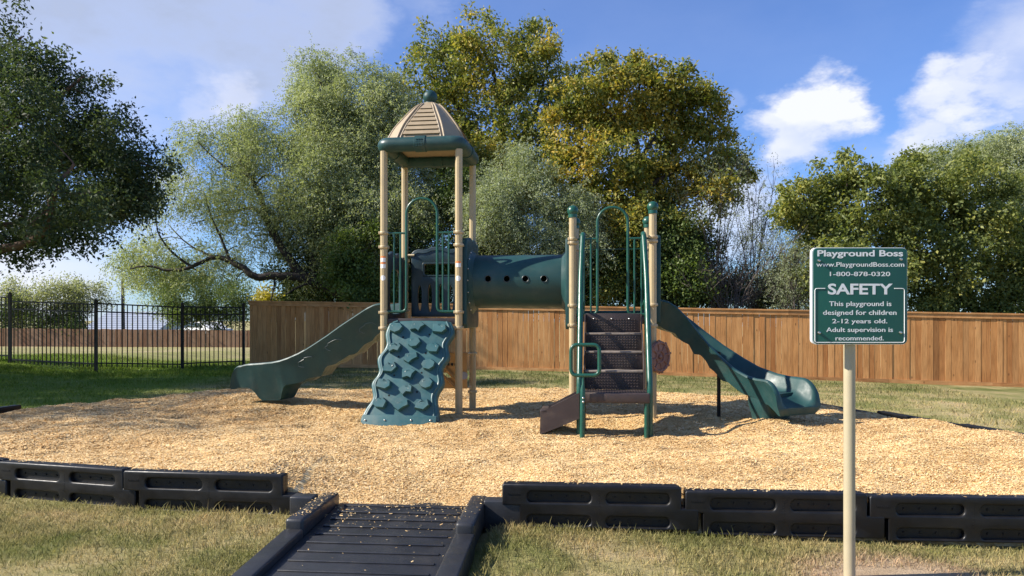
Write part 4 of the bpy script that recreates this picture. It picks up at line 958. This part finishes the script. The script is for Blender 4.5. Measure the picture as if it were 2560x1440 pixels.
# ------------------------------------------------------------------ distant house, car, pole
def house():
    Y = 62.; a = W(212, 822, Y); b = W(386, 779, Y); g = -2.2; o = empty('house', (a.x, Y, g), 'pale grey low house roof beyond the far board fence', 'house'); off = (a.x, Y, g)
    ez = a.z-.1; rz_ = b.z+.05; yb = Y+4.5
    MB().box((a.x, Y, g-.3), (b.x, yb+4, ez)).build('wall', M['housewhite'], o, off, 0)
    mb = MB(); mb.add([(a.x-.4, Y-.5, ez-.15), (b.x+.4, Y-.5, ez-.15), (b.x+.4, yb, rz_), (a.x-.4, yb, rz_), (a.x-.4, yb+4.5, ez-.15), (b.x+.4, yb+4.5, ez-.15)], [(0,1,2,3),(3,2,5,4),(0,3,4),(1,5,2)])
    for k in range(11):
        t = k/11; y = lerp(Y-.5, yb, t); z = lerp(ez-.15, rz_, t); mb.box((a.x-.4, y, z-.03), (b.x+.4, y+.1, z+.05))
    mb.build('roof', M['housewhite'], o, off, 0)
    for (x0_, x1_) in ((.15, .3), (.6, .75)):
        f = MB().box((lerp(a.x, b.x, x0_), Y-.05, g+.9), (lerp(a.x, b.x, x1_), Y+.02, g+1.9)).build('window', M['white'], o, off, 0)
        MB().box((lerp(a.x, b.x, x0_)+.08, Y-.06, g+.98), (lerp(a.x, b.x, x1_)-.08, Y, g+1.82)).build('pane', M['glass'], f, off, 0)
house()
def car():
    Y = 50.; c = W(512, 822, Y); z0 = c.z-.95; o = empty('parked_car', (c.x, Y, z0), 'white car parked far away, behind the dark metal fence', 'car'); off = (c.x, Y, z0); r = math.radians(-35)
    R = lambda x, y, z: (c.x+x*math.cos(r)-y*math.sin(r), Y+x*math.sin(r)+y*math.cos(r), z0+z)
    prof = [(-2.2,.35),(-2.25,.75),(-1.9,.95),(-1.2,1.0),(-.6,1.42),(.7,1.45),(1.5,1.02),(2.15,.95),(2.25,.6),(2.2,.35)]
    MB().plate([prof], 1.7, .12, lambda u, v, w: R(u, w, v), 3).build('body', M['carwhite'], o, off, 50)
    gl = [(-1.1,1.03),(-.58,1.36),(.66,1.38),(1.3,1.05)]
    MB().plate([gl], 1.72, .02, lambda u, v, w: R(u, w, v)).build('windows', M['glass'], o, off)
    for x in (-1.35, 1.35):
        for y in (-.82, .82): MB().lathe([(.33, y-.1), (.33, y+.1)], (0, 0, 0), 18, 'y').v
    for x in (-1.35, 1.35):
        for y in (-.8, .8):
            mb = MB(); mb.lathe([(.2, y-.11), (.33, y-.1), (.33, y+.1), (.2, y+.11)], (x, 0, .33), 18, 'y'); mb.v = [R(*p) for p in mb.v]; mb.build('wheel', M['rubber'], o, off)
car()
def pole():
    Y = 48.; b = W(309, 880, Y); t = W(306.5, 700, Y); o = empty('utility_pole', tuple(b), 'thin grey utility pole far behind the metal fence', 'pole')
    MB().tube([b-Vector((0,0,.5)), t], [.13, .1], 10).build('pole_shaft', M['poleswood'], o, tuple(b))
    MB().lathe([(.10, t.z-.02), (.13, t.z+.02), (.06, t.z+.06)], (t.x, t.y, 0), 10).build('pole_cap', M['poleswood'], o, tuple(b))
pole()

# ------------------------------------------------------------------ trees
def n3(p, seed, sc):
    r = np.random.default_rng(seed); o = np.zeros(len(p))
    for _ in range(7):
        d = r.normal(size=3); d /= np.linalg.norm(d); o += np.sin(p@d*sc*r.uniform(.6, 1.6)+r.uniform(0, 6.28))
    return o/2.6
def norm(a): return a/np.maximum(np.linalg.norm(a, axis=-1, keepdims=True), 1e-9)
DENS = 5.2; COUNT = [0]
class Tree:
    def __init__(s, name, label, cat, D, base_px, seed, group=None, base_z=None):
        s.D = D; s.r = np.random.default_rng(seed); s.seed = seed
        x = (base_px-CX)*D/F; z = float(ground_z(x, D)) if base_z is None else base_z
        s.base = Vector((x, D, z)); s.o = empty(name, tuple(s.base), label, cat, group); s.off = np.array(s.base); s.wood = MB(); s.C = []; s.tips = []
    def P(s, px, py, dd=0): return np.array(W(px, py, s.D+dd))
    def limb(s, pts, r0, r1, n=7, wob=.06, fine=4):
        P = [np.array(p, float) for p in pts]; out = []
        for i in range(len(P)-1):
            p0 = P[max(i-1, 0)]; p1 = P[i]; p2 = P[i+1]; p3 = P[min(i+2, len(P)-1)]
            for k in range(fine):
                t = k/fine; out.append(.5*((2*p1)+(-p0+p2)*t+(2*p0-5*p1+4*p2-p3)*t*t+(-p0+3*p1-3*p2+p3)*t**3))
        out.append(P[-1]); m = len(out)
        out = [q+s.r.normal(size=3)*wob*(0 if i in (0, m-1) else 1)*(r0+.03) for i, q in enumerate(out)]
        s.wood.tube(out, [lerp(r0, r1, i/(m-1)) for i in range(m)], n); s.tips.append((np.array(out), r0, r1)); return out
    def branch_to(s, c, r1=.012, k=1.0, n=5):
        """bend a limb out of the nearest wood so that it reaches c"""
        best = None
        for (pl, ra, rb) in s.tips:
            d = np.linalg.norm(pl-c, axis=1)+np.maximum(0, pl[:, 2]-c[2])*.8; i = int(np.argmin(d))
            if best is None or d[i] < best[0]: best = (d[i], pl[i], lerp(ra, rb, i/max(1, len(pl)-1)))
        p0 = best[1]; L_ = np.linalg.norm(c-p0)
        if L_ < .12: return
        m = (p0+c)/2+s.r.normal(size=3)*L_*.10+np.array([0, 0, L_*.10]); s.limb([p0, m, c], min(best[2]*.62, .02+.02*L_*k), r1, n, .05, 4)
    def lobes(s, L_, dd=1.0, hollow=2.2, per_m2=5.0, keep=.1, nsc=1.0):
        """cluster centres in each lobe (px, py, r px, depth offset), thinned by noise so that gaps appear"""
        cs = []; ns = []; ex = []
        for lb in L_:                                          # sprigs that break the outline
            if lb[2] < 30: continue
            for _ in range(5):
                an = s.r.uniform(-.5, PI+.5) if s.r.random() < .75 else s.r.uniform(0, 6.28); k = s.r.uniform(.95, 1.3); q = s.r.uniform(7, 17)
                ex.append((lb[0]+math.cos(an)*lb[2]*k, lb[1]-math.sin(an)*lb[2]*k, q, (lb[3] if len(lb) > 3 else 0)+s.r.uniform(-.4, .4)))
        for lb in list(L_)+ex:
            px, py, r = lb[:3]; dy = lb[3] if len(lb) > 3 else s.r.uniform(-.5, .5)*dd; R = r*(s.D+dy)/F; c = s.P(px, py, dy)
            n = int(4*PI*R*R*per_m2*DENS*.5)+4; d = norm(s.r.normal(size=(n, 3))); rad = s.r.random(n)**(1/hollow)*R*(1+.30*n3(d*2.2, s.seed+int(px)+5000, 1.6)); q = c+d*rad[:, None]*np.array([1, .95, .95])
            k = n3(q, s.seed+5, nsc*2.2)+.6*n3(q, s.seed+6, nsc*5)+s.r.normal(0, .12, n) > -.62+keep; cs.append(q[k]); ns.append(d[k])
        s.C = np.concatenate(cs); s.N = np.concatenate(ns); s.lobe_c = [s.P(l[0], l[1], l[3] if len(l) > 3 else 0) for l in L_]; return s
    def broad(s, mat, per=22, sig=.17, L_=(.06, .11), asp=.5, droop=.2, name='crown'):
        n = len(s.C)*per; c = np.repeat(s.C, per, 0); N_ = np.repeat(s.N, per, 0); p = c+s.r.normal(size=(n, 3))*sig*np.array([1, 1, .75])
        d = norm(s.r.normal(size=(n, 3))+N_*.5+np.array([0, 0, -droop])); nn = norm(s.r.normal(size=(n, 3))*.8+N_*.5+np.array([0, 0, .6])); sd = norm(np.cross(d, nn)); ln = s.r.uniform(*L_, n)[:, None]; w = ln*asp*.5
        fold = np.cross(sd, d)*ln*.10
        V = np.stack([p, p+d*ln*.5+sd*w+fold, p+d*ln, p+d*ln*.5-sd*w+fold], 1).reshape(-1, 3)-s.off
        COUNT[0] += n; np_mesh(name, V, np.arange(4*n).reshape(-1, 4), mat, s.o)
    def feather(s, mat, strands=7, leaves=9, length=(.35, .7), L_=(.05, .10), w=.011, out=.6, sig=.14, name='crown', drop=(.35, .9)):
        n = len(s.C)*strands; c = np.repeat(s.C, strands, 0)+s.r.normal(size=(n, 3))*sig; N_ = np.repeat(s.N, strands, 0)
        d = norm(N_*out+s.r.normal(size=(n, 3))*.55+np.array([0, 0, .15])); ln = s.r.uniform(*length, n); dr = s.r.uniform(*drop, n)
        t = np.tile((np.arange(leaves)+.5)/leaves, n)+s.r.uniform(-.05, .05, n*leaves); R = lambda a: np.repeat(a, leaves, 0)
        p = R(c)+R(d)*(R(ln)*t)[:, None]+np.array([0, 0, -1])*(R(dr*ln)*t*t)[:, None]
        tg = norm(R(d)-np.array([0, 0, 1])*(2*R(dr)*t)[:, None]); sd = norm(np.cross(tg, s.r.normal(size=(n*leaves, 3)))); ld = norm(tg*.55+sd*.8+np.array([0, 0, -.25])); q = norm(np.cross(ld, s.r.normal(size=(n*leaves, 3)))); L2_ = s.r.uniform(*L_, n*leaves)[:, None]
        V = np.stack([p, p+ld*L2_*.5+q*w, p+ld*L2_, p+ld*L2_*.5-q*w], 1).reshape(-1, 3)-s.off
        COUNT[0] += n*leaves; np_mesh(name, V, np.arange(4*n*leaves).reshape(-1, 4), mat, s.o)
    def twigs(s, frac=.25, r=.006):
        for i in np.nonzero(s.r.random(len(s.C)) < frac)[0]: s.branch_to(s.C[i], r*.6, .35, 3)
    def done(s, mat, name='trunk'): s.wood.build(name, M[mat], s.o, tuple(s.off), 60, False)

# 1 oak, near left, dark
t = Tree('oak_tree', 'big dark green oak with low boughs at upper left, before the metal fence', 'tree', 14.2, -330, 101)
t.limb([t.base-Vector((0,0,.2)), t.P(-325, 700), t.P(-300, 560), t.P(-250, 400), t.P(-200, 200)], .30, .12, 10)
t.limb([t.P(-310, 640), t.P(-120, 640, -.3), t.P(60, 610, -.8), t.P(110, 575, -1.3), t.P(130, 520, -1.7), t.P(140, 480, -1.9), t.P(185, 410, -1.8)], .11, .025, 8)
t.limb([t.P(-300, 560), t.P(-100, 560, .8), t.P(150, 560, .5), t.P(290, 540, .3)], .10, .02, 7); t.limb([t.P(-260, 430), t.P(-60, 350, .2), t.P(120, 260, -.2), t.P(210, 190, -.2)], .10, .02, 7); t.limb([t.P(-210, 250), t.P(-60, 160), t.P(60, 90)], .07, .015, 6)
OAK = [(-40,120,110),(40,110,60),(80,160,55),(10,210,110),(110,230,72),(60,300,150),(160,305,90),(215,235,42),(262,335,58),(215,410,120),(330,400,80),(380,420,42),(120,440,170),(290,490,110),(350,500,60),(20,540,140),(160,570,90),(260,580,75),(330,560,45),(60,610,55),(200,630,38),(-120,300,260),(-180,520,200),(-330,350,300),(-420,520,250),(100,380,150,2.2),(0,480,170,2.4),(200,480,120,2.0),(-100,400,240,3.0),(-250,300,150,3.4),(60,260,110,-1.8),(130,520,110,-1.9),(-60,420,170,-2.2),(-260,480,200,-2.4),(100,300,130,4.2),(250,410,90,4.4),(20,460,140,4.6),(190,500,80,4.2),(300,460,60,4.0),(-100,350,190,4.8),(60,200,90,4.3),(330,500,50,4.2),(150,400,110,3.8)]
OAK += [(CX+F*x/y, HY-(z-H)*F/y, r*F/y, y-14.2) for x, y, z, r in ((-14.5,11.5,4.6,1.7),(-17,12.5,5.4,2.0),(-15.5,14.5,6.4,2.0),(-18,15.5,5.0,2.0),(-13.6,13.2,4.0,1.5),(-19,13.5,7.0,2.1),(-13.6,10.6,5.2,1.4),(-16.5,10.6,6.6,1.8),(-19.5,11.5,5.0,1.9),(-20.5,14.8,7.2,1.9))]
t.lobes(OAK, 1.6, 2.0, 4.8, .34, 1.2); t.broad(M['leaf_oak'], 24, .12, (.05, .115), .45)
for c in t.lobe_c[:24]: t.branch_to(c, .014)
t.twigs(.05); t.done('barkbrown')
# 2 leaning feathery tree
t = Tree('leaning_mesquite_tree', 'feathery grey green tree whose dark trunk leans left over the fence', 'tree', 22.3, 985, 102)
P = t.P
t.limb([t.base, P(960, 790), P(900, 752), P(830, 722), P(780, 700), P(740, 672)], .26, .15, 10)
t.limb([P(800, 712), P(745, 694, -.2), P(690, 690, -.3), P(640, 692, -.4), P(610, 672, -.4), P(575, 652, -.4), P(535, 643, -.4), P(480, 668, -.5), P(420, 676, -.5), P(370, 664, -.6), P(325, 672, -.6)], .15, .02, 8)
t.limb([P(745, 675), P(705, 620), P(672, 560), P(650, 490), P(625, 440), P(600, 400), P(575, 350)], .14, .025, 8)
t.limb([P(672, 560), P(640, 525), P(600, 525, .3), P(550, 540, .4), P(480, 560, .4)], .07, .015); t.limb([P(625, 440), P(575, 425), P(530, 390), P(495, 355)], .05, .012); t.limb([P(610, 435), P(625, 390), P(650, 345)], .045, .01)
t.limb([P(575, 652, -.4), P(555, 600, -.4), P(530, 545, -.5), P(510, 480, -.5)], .05, .012); t.limb([P(480, 668, -.5), P(430, 630, -.6), P(395, 580, -.7), P(390, 520, -.7)], .045, .01); t.limb([P(535, 643, -.4), P(470, 610, .2), P(420, 560, .3)], .04, .01)
t.limb([P(780, 700), P(790, 600, .5), P(800, 480, .6), P(810, 380, .6), P(830, 260, .5)], .15, .03); t.limb([P(800, 480, .6), P(740, 420, .3), P(730, 340, .3)], .06, .015); t.limb([P(690, 690, -.3), P(680, 740, -.5), P(672, 765, -.5)], .03, .012); t.limb([P(810, 705), P(760, 712, -.5), P(715, 735, -.6)], .05, .02)
LB = [(560,345,60),(620,330,55),(500,360,50),(545,420,90),(620,400,70),(480,470,75),(560,500,70),(430,540,65),(500,560,50),(640,470,60),(395,600,60),(460,620,45),(350,660,45),(400,690,40),(450,700,45),(560,590,40),(590,700,40),(690,440,50),(640,590,45),(330,690,25),(520,690,30),(700,520,70),(600,420,60,.8),(520,500,60,.8),(660,430,60,.9),(700,560,45,.6)]
t.lobes(LB, 1.4, 1.7, 3.5, .58, 1.6); t.feather(M['leaf_mesq'], 7, 10, (.35, .75), (.05, .11), .013)
for c in t.lobe_c: t.branch_to(c, .012, .6)
t.twigs(.10, .009); t.done('bark')
# 3 upright feathery trees behind the tower
t = Tree('mesquite_tree', 'tall feathery pale green tree just left of the roofed tower', 'tree', 22.8, 860, 103)
P = t.P; t.limb([t.base, P(855, 700), P(845, 560), P(850, 420), P(830, 300), P(800, 200)], .17, .03, 8); t.limb([P(850, 520), P(920, 420), P(960, 320)], .09, .02); t.limb([P(845, 400), P(760, 340), P(735, 280)], .06, .015); t.limb([P(850, 600), P(960, 560, -.4), P(1010, 480, -.5)], .07, .02)
LB = [(785,185,40),(815,215,50),(860,190,45),(850,270,80),(770,270,50),(760,330,55),(810,360,85),(900,260,70),(950,250,55),(930,330,90),(870,380,100),(980,330,70),(1020,320,60),(780,440,85),(850,480,110),(960,440,100),(900,540,100),(800,560,90),(1000,520,80),(750,520,50),(960,600,70),(860,640,70),(770,640,60),(1060,430,70),(1060,540,60),(840,160,25),(820,700,55),(960,690,60),(920,640,60,-.6)]
t.lobes(LB, 2.2, 2.0, 5.0, .24, 1.5); t.feather(M['leaf_mesq'], 8, 10, (.3, .7), (.05, .11), .014)
for c in t.lobe_c: t.branch_to(c, .012, .6)
t.twigs(.05, .008); t.done('bark')
# 4 tall elm behind
t = Tree('elm_tree', 'tallest tree, green with yellowing leaves, rising behind the tower roof', 'tree', 25.5, 1260, 104)
P = t.P; t.limb([t.base, P(1260, 600), P(1250, 450), P(1255, 320), P(1240, 200), P(1200, 110)], .22, .03, 8); t.limb([P(1252, 400), P(1330, 300), P(1360, 200), P(1380, 130)], .10, .02); t.limb([P(1252, 380), P(1150, 280), P(1110, 170)], .10, .02); t.limb([P(1252, 330), P(1290, 200), P(1300, 110)], .07, .015)
LB = [(1110,110,70),(1170,95,65),(1240,90,60),(1300,100,65),(1360,110,60),(1070,150,50),(1130,190,90),(1220,190,100),(1320,190,95),(1390,180,55),(1050,220,60),(1100,280,80),(1190,300,100),(1290,300,105),(1380,280,70),(1430,190,40),(1150,380,80),(1250,400,100),(1340,390,80),(1200,470,80),(1300,480,80),(1010,200,30),(1440,240,35)]
LB = [(x, y+18, r*.95) for x, y, r in LB]; t.lobes(LB, 2.5, 2.0, 3.6, .36, 1.7); t.broad(M['leaf_elm'], 22, .14, (.07, .18), .5, .4)
for c in t.lobe_c: t.branch_to(c, .016)
t.twigs(.06); t.done('bark')
# 5 golden tree
t = Tree('golden_tree', 'broad round tree with golden brown and olive leaves above the right tower', 'tree', 22.5, 1600, 105)
P = t.P; t.limb([t.base, P(1600, 680), P(1590, 560), P(1600, 440), P(1590, 320), P(1600, 200)], .2, .03, 8); t.limb([P(1595, 520), P(1480, 430), P(1420, 350)], .1, .02); t.limb([P(1598, 480), P(1700, 420), P(1790, 370)], .1, .02); t.limb([P(1600, 400), P(1680, 280), P(1710, 190)], .07, .015); t.limb([P(1592, 350), P(1500, 260), P(1480, 200)], .07, .015)
LB = [(1490,200,65),(1550,190,60),(1610,180,55),(1660,200,60),(1710,170,30),(1730,240,50),(1440,270,70),(1520,280,95),(1610,280,95),(1700,300,85),(1770,310,55),(1410,350,75),(1480,390,100),(1580,390,110),(1680,390,100),(1770,390,70),(1820,370,38),(1830,420,35),(1380,430,65),(1450,480,80),(1550,490,95),(1650,490,90),(1740,470,60),(1800,450,40),(1780,230,28),(1690,560,60),(1600,570,70),(1500,560,60)]
LB = [(x, y+12, r*.95) for x, y, r in LB]; t.lobes(LB, 2.4, 2.0, 4.4, .28, 1.7); t.broad(M['leaf_gold'], 26, .135, (.07, .17), .52, .35)
for c in t.lobe_c: t.branch_to(c, .016)
t.twigs(.06); t.done('bark')
# 6 grey feathery shrubs in the middle
t = Tree('feathery_shrub', 'grey green feathery shrub standing behind the crawl tunnel', 'shrub', 21.2, 1300, 106)
P = t.P; t.limb([t.base, P(1300, 660), P(1290, 560), P(1280, 470)], .09, .02); t.limb([P(1298, 620), P(1370, 550), P(1420, 520)], .05, .01); t.limb([P(1298, 620), P(1230, 540)], .05, .01)
t.lobes([(1270,420,45),(1300,450,70),(1250,480,60),(1330,520,70),(1280,560,75),(1220,540,55),(1360,590,65),(1400,560,50),(1430,590,50),(1450,540,45),(1470,580,45),(1330,640,55),(1400,640,55),(1460,630,45)], 1.2, 2.0, 7, .1, 1.6); t.feather(M['leaf_mesq2'], 8, 10, (.25, .55), (.045, .10), .013)
for c in t.lobe_c: t.branch_to(c, .01, .5)
t.done('twig')
# 7 dark undergrowth along the fence: each shrub a thing
UG = [('leaf_dark', 800, 23.6, [(740,690,60),(800,660,70),(860,620,70),(830,720,60),(900,600,60),(760,740,45),(910,560,50)], 'dark brownish shrub behind the leaning trunk'),
      ('leaf_bright', 905, 21.0, [(890,650,55),(930,690,50),(860,690,45),(920,620,45),(885,730,45),(940,740,40)], 'bright green leafy shrub behind the fence, left of the tower'),
      ('leaf_dark', 1040, 22.0, [(1000,680,70),(1060,640,80),(1110,680,70),(980,740,60),(1040,730,60),(1100,740,60),(1080,560,60)], 'dark shrub seen between the posts of the roofed tower'),
      ('leaf_dark', 1230, 22.6, [(1200,640,90),(1260,690,80),(1200,740,70),(1300,730,80),(1180,560,70),(1330,690,60),(1240,600,70),(1160,470,60),(1180,520,60)], 'dark shrub behind the crawl tunnel'),
      ('leaf_gold', 1180, 23.6, [(1185,470,55),(1200,530,60),(1190,590,60),(1160,420,45),(1225,430,50)], 'slim shrub with yellow leaves right of the tower roof posts'),
      ('leaf_dark', 1420, 22.2, [(1390,690,70),(1450,680,80),(1420,740,70),(1490,740,70),(1480,640,60)], 'dark shrub behind the left posts of the steps'),
      ('leaf_gold', 1555, 21.6, [(1520,600,60),(1560,650,70),(1530,710,60),(1590,700,60),(1570,570,55),(1600,630,55)], 'olive and yellow shrub seen through the arch above the steps'),
      ('leaf_dark', 1660, 21.9, [(1620,620,80),(1690,600,75),(1650,690,80),(1720,680,70),(1600,740,60),(1690,740,60),(1740,620,45)], 'dark shrub right of the steps tower'),
      ('leaf_dark', 1800, 22.6, [(1730,720,45),(1780,735,45),(1830,725,40),(1880,740,45),(1930,730,40),(1980,735,45),(1760,690,30),(1950,690,35),(2010,700,35)], 'low dark hedge like shrub behind the fence at the right slide'),
      ('leaf_bright', 1690, 21.0, [(1690,640,45),(1710,680,50),(1680,700,40),(1730,710,40)], 'bright green shrub just above the right slide')]
for i, (mt, bx, D, lb, lab) in enumerate(UG):
    t = Tree('shrub', lab, 'shrub', D, bx, 200+i); t.limb([t.base, t.P(bx, 780), t.P(lb[0][0], lb[0][1])], .05, .015); t.lobes(lb, 1.4, 1.8, 9, -.1, 1.6); t.broad(M[mt], 24, .16, (.07, .12), .55, .25)
    for c in t.lobe_c: t.branch_to(c, .01)
    t.twigs(.04); t.done('twig')
t = Tree('shrub', 'yellow leaved bush over the left end of the wood fence', 'shrub', 24.5, 700, 220); t.limb([t.base, t.P(700, 760)], .04, .02); t.lobes([(660,725,30),(700,725,38),(745,735,32),(680,750,35),(730,760,35),(790,745,30)], 1, 2.2, 8, .05); t.broad(M['leaf_yellow'], 18, .14, (.07, .12), .6)
for c in t.lobe_c: t.branch_to(c, .01)
t.done('twig')
# 8 bare brush
def bare(name, label, D, bx, tips, seed, leafmat=None, thick=.03, sub=9, group=None):
    t = Tree(name, label, 'shrub', D, bx, seed); r = t.r
    for (tx, ty) in tips:
        b = t.base+Vector((r.normal()*.15, r.normal()*.15, 0)); c = t.P(tx, ty, r.normal()*.5); m = t.P(lerp(bx, tx, .3), lerp(790, ty, .42), r.normal()*.2)
        pl = np.array(t.limb([b, m, c], thick*r.uniform(.6, 1), .006, 5, .3, 5))
        for _ in range(sub):
            i = r.integers(3, len(pl)-1); p = pl[i]; L_ = r.uniform(.35, 1.1); d = norm((pl[-1]-pl[0])/np.linalg.norm(pl[-1]-pl[0])+r.normal(size=3)*np.array([.55, .4, .25])+np.array([0, 0, .25]))
            q = p+d*L_; tw = t.limb([p, p+d*L_*.5+r.normal(size=3)*.04, q], .009, .003, 3, .2, 3)
            for _ in range(3): s0 = np.array(tw[r.integers(2, len(tw))]); d2 = norm(d+r.normal(size=3)*.5+np.array([0, 0, .2])); t.limb([s0, s0+d2*r.uniform(.15, .45)], .0055, .0025, 3, 0, 2)
    if leafmat:
        C = np.concatenate([pl[-max(3, len(pl)//3):] for (pl, a, b) in t.tips]); k = t.r.random(len(C)) < .28; t.C = C[k]; t.N = norm(t.r.normal(size=(k.sum(), 3))); t.feather(M[leafmat], 3, 8, (.2, .45), (.04, .08), .009)
    t.done('twig')
bare('bare_shrub', 'nearly leafless grey shrub with thin upright twigs, right of the golden tree', 21.4, 1790, [(1745,520),(1770,470),(1800,440),(1830,450),(1850,500),(1730,580),(1880,560),(1760,600),(1815,400),(1700,500),(1860,400)], 301, 'leaf_mesq2')
bare('bare_shrub', 'nearly leafless shrub with a few green sprays, beside the right hand green thicket', 21.8, 1880, [(1830,500),(1870,440),(1900,470),(1930,500),(1960,540),(1990,580),(1910,560),(1850,590),(1940,440),(1890,450)], 302, 'leaf_mesq2')
bare('bare_shrub', 'low tangled dark twig shrub above the fence at the right slide', 20.6, 1830, [(1740,690),(1780,660),(1820,640),(1860,670),(1900,650),(1940,640),(1970,680),(1770,720),(1910,710),(1850,720),(1720,720),(2000,700)], 303, None, .03, 14)
bare('bare_shrub', 'tangled brown twig shrub just left of the safety sign', 20.4, 1980, [(1930,640),(1960,620),(1990,600),(2010,640),(2030,680),(1950,690),(1990,700),(2040,720),(1920,720)], 304, 'leaf_mesq2', .03, 14)
# 9 right thicket
t = Tree('hackberry_tree', 'dense green tree behind the fence, just above the safety sign', 'tree', 20.4, 2130, 107)
P = t.P; t.limb([t.base, P(2120, 650), P(2110, 540), P(2120, 440)], .12, .02); t.limb([P(2120, 620), P(2200, 520), P(2230, 430)], .07, .015); t.limb([P(2118, 590), P(2030, 520), P(1990, 470)], .06, .012)
LB = [(2000,450,45),(2050,430,60),(2110,410,60),(2170,420,60),(1990,510,50),(2050,510,80),(2130,490,90),(2210,480,80),(2020,580,60),(2090,580,85),(2180,570,90),(2060,650,70),(2140,660,80),(2210,650,70),(2080,730,60),(2160,740,60),(1960,440,22),(2110,370,22),(2240,420,40)]
LB = [(x+12, y+42, r*.92) for x, y, r in LB]+[(2250,480,60),(2270,560,70),(2260,650,60)]; t.lobes(LB, 1.8, 2.1, 5.4, .18, 1.7); t.broad(M['leaf_right'], 26, .125, (.06, .155), .5, .35)
for c in t.lobe_c: t.branch_to(c, .014)
t.twigs(.05); t.done('bark')
t = Tree('hackberry_tree', 'dense yellow green thicket tree at the right edge behind the sign', 'tree', 21.2, 2390, 108)
P = t.P; t.limb([t.base, P(2390, 650), P(2380, 520), P(2370, 430)], .12, .02); t.limb([P(2388, 620), P(2480, 520), P(2520, 460)], .07, .015); t.limb([P(2385, 580), P(2310, 500), P(2290, 440)], .06, .012)
LB = [(2290,430,60),(2350,420,60),(2410,430,65),(2470,450,70),(2300,510,90),(2390,510,100),(2480,540,95),(2560,540,80),(2290,600,90),(2380,610,100),(2470,630,100),(2560,640,90),(2270,690,80),(2350,710,90),(2440,720,90),(2530,730,90),(2620,600,110),(2640,720,100),(2330,770,60),(2440,780,60)]
LB = [(x, y+28, r*.94) for x, y, r in LB]; t.lobes(LB, 2.0, 2.1, 5.2, .18, 1.7); t.broad(M['leaf_right'], 24, .13, (.06, .155), .5, .35)
for c in t.lobe_c: t.branch_to(c, .014)
t.twigs(.04); t.done('bark')
t = Tree('mesquite_tree', 'light green feathery tree top in the upper right thicket', 'tree', 23.5, 2500, 109)
P = t.P; t.limb([t.base, P(2500, 600), P(2510, 450), P(2530, 360)], .13, .02); t.limb([P(2505, 520), P(2420, 440), P(2400, 390)], .06, .012)
t.lobes([(2530,360,45),(2500,400,55),(2560,400,60),(2440,420,50),(2400,420,40),(2470,470,60),(2540,480,70),(2330,420,30),(2600,380,60),(2300,400,20),(2600,480,80),(2560,560,80)], 1.5, 1.9, 6, .25, 1.6); t.feather(M['leaf_mesq'], 7, 10, (.3, .6), (.05, .10), .0115)
for c in t.lobe_c: t.branch_to(c, .012, .6)
t.done('bark')
# 10 far trees beyond the metal fence
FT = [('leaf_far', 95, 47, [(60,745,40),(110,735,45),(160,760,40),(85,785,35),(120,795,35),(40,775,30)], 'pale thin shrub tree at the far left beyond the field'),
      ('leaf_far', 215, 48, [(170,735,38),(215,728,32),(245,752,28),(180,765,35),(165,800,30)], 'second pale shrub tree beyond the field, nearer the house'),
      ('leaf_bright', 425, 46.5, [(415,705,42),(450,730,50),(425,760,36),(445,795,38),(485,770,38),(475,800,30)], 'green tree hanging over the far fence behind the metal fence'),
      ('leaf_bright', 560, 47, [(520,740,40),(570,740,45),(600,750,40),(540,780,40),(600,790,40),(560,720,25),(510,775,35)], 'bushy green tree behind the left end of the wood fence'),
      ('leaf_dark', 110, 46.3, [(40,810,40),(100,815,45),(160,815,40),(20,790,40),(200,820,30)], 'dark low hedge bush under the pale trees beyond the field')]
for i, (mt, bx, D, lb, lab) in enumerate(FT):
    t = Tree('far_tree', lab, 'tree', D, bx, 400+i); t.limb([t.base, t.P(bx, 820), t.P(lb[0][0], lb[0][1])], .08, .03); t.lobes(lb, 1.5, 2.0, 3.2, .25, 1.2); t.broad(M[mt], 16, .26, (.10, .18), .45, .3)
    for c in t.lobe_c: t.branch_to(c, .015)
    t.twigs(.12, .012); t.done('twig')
# shade tree standing left of the oak, just outside the picture
t = Tree('oak_tree', 'second dark green oak standing beyond the left edge of the lawn', 'tree', 18.55, -300, 110)
P = t.P; t.limb([t.base, P(-250, 650), P(-240, 480), P(-230, 300), P(-200, 120)], .26, .05, 8); t.limb([P(-245, 420), P(-330, 250), P(-360, 120)], .1, .02); t.limb([P(-240, 350), P(-140, 200), P(-110, 120)], .1, .02)
t.lobes([(-200,20,130),(-310,60,140),(-180,150,110),(-300,160,100),(-120,90,70),(-420,120,140),(-230,-80,120),(-380,-40,130),(-130,-10,70),(-250,280,90),(-480,-40,140),(-330,-170,120)], 1.6, 2.0, 5, .22, 1.0); t.broad(M['leaf_oak'], 22, .2, (.09, .15), .5)
for c in t.lobe_c: t.branch_to(c, .02)
t.done('barkbrown')
# light pecan further forward on the left, outside the picture: dapples the chips
t = Tree('pecan_tree', 'light crowned tree standing beyond the left edge, level with the slide', 'tree', 7.6, -2600, 111)
t.limb([t.base, t.P(-2580, 300), t.P(-2500, -100), t.P(-2400, -500)], .2, .05, 8); t.limb([t.P(-2560, 200), t.P(-2100, -300)], .08, .02)
t.lobes([(CX+F*x/(7.6+d), HY-(z-H)*F/(7.6+d), r*F/(7.6+d), d) for x, d, z, r in ((-14.5,-.8,7.5,1.5),(-16.5,.4,7.2,1.6),(-18,-.6,8.4,1.7),(-15.2,1.4,8.6,1.5),(-17.2,1.8,9.6,1.5),(-19.5,.8,7.8,1.5),(-13.8,.6,6.4,1.2),(-18.6,-1.4,6.4,1.4))], 1, 2.0, 3.2, .5, 1.6); t.broad(M['leaf_elm'], 14, .22, (.08, .13), .45)
for c in t.lobe_c: t.branch_to(c, .02)
t.done('barkbrown')
print('LEAVES', COUNT)
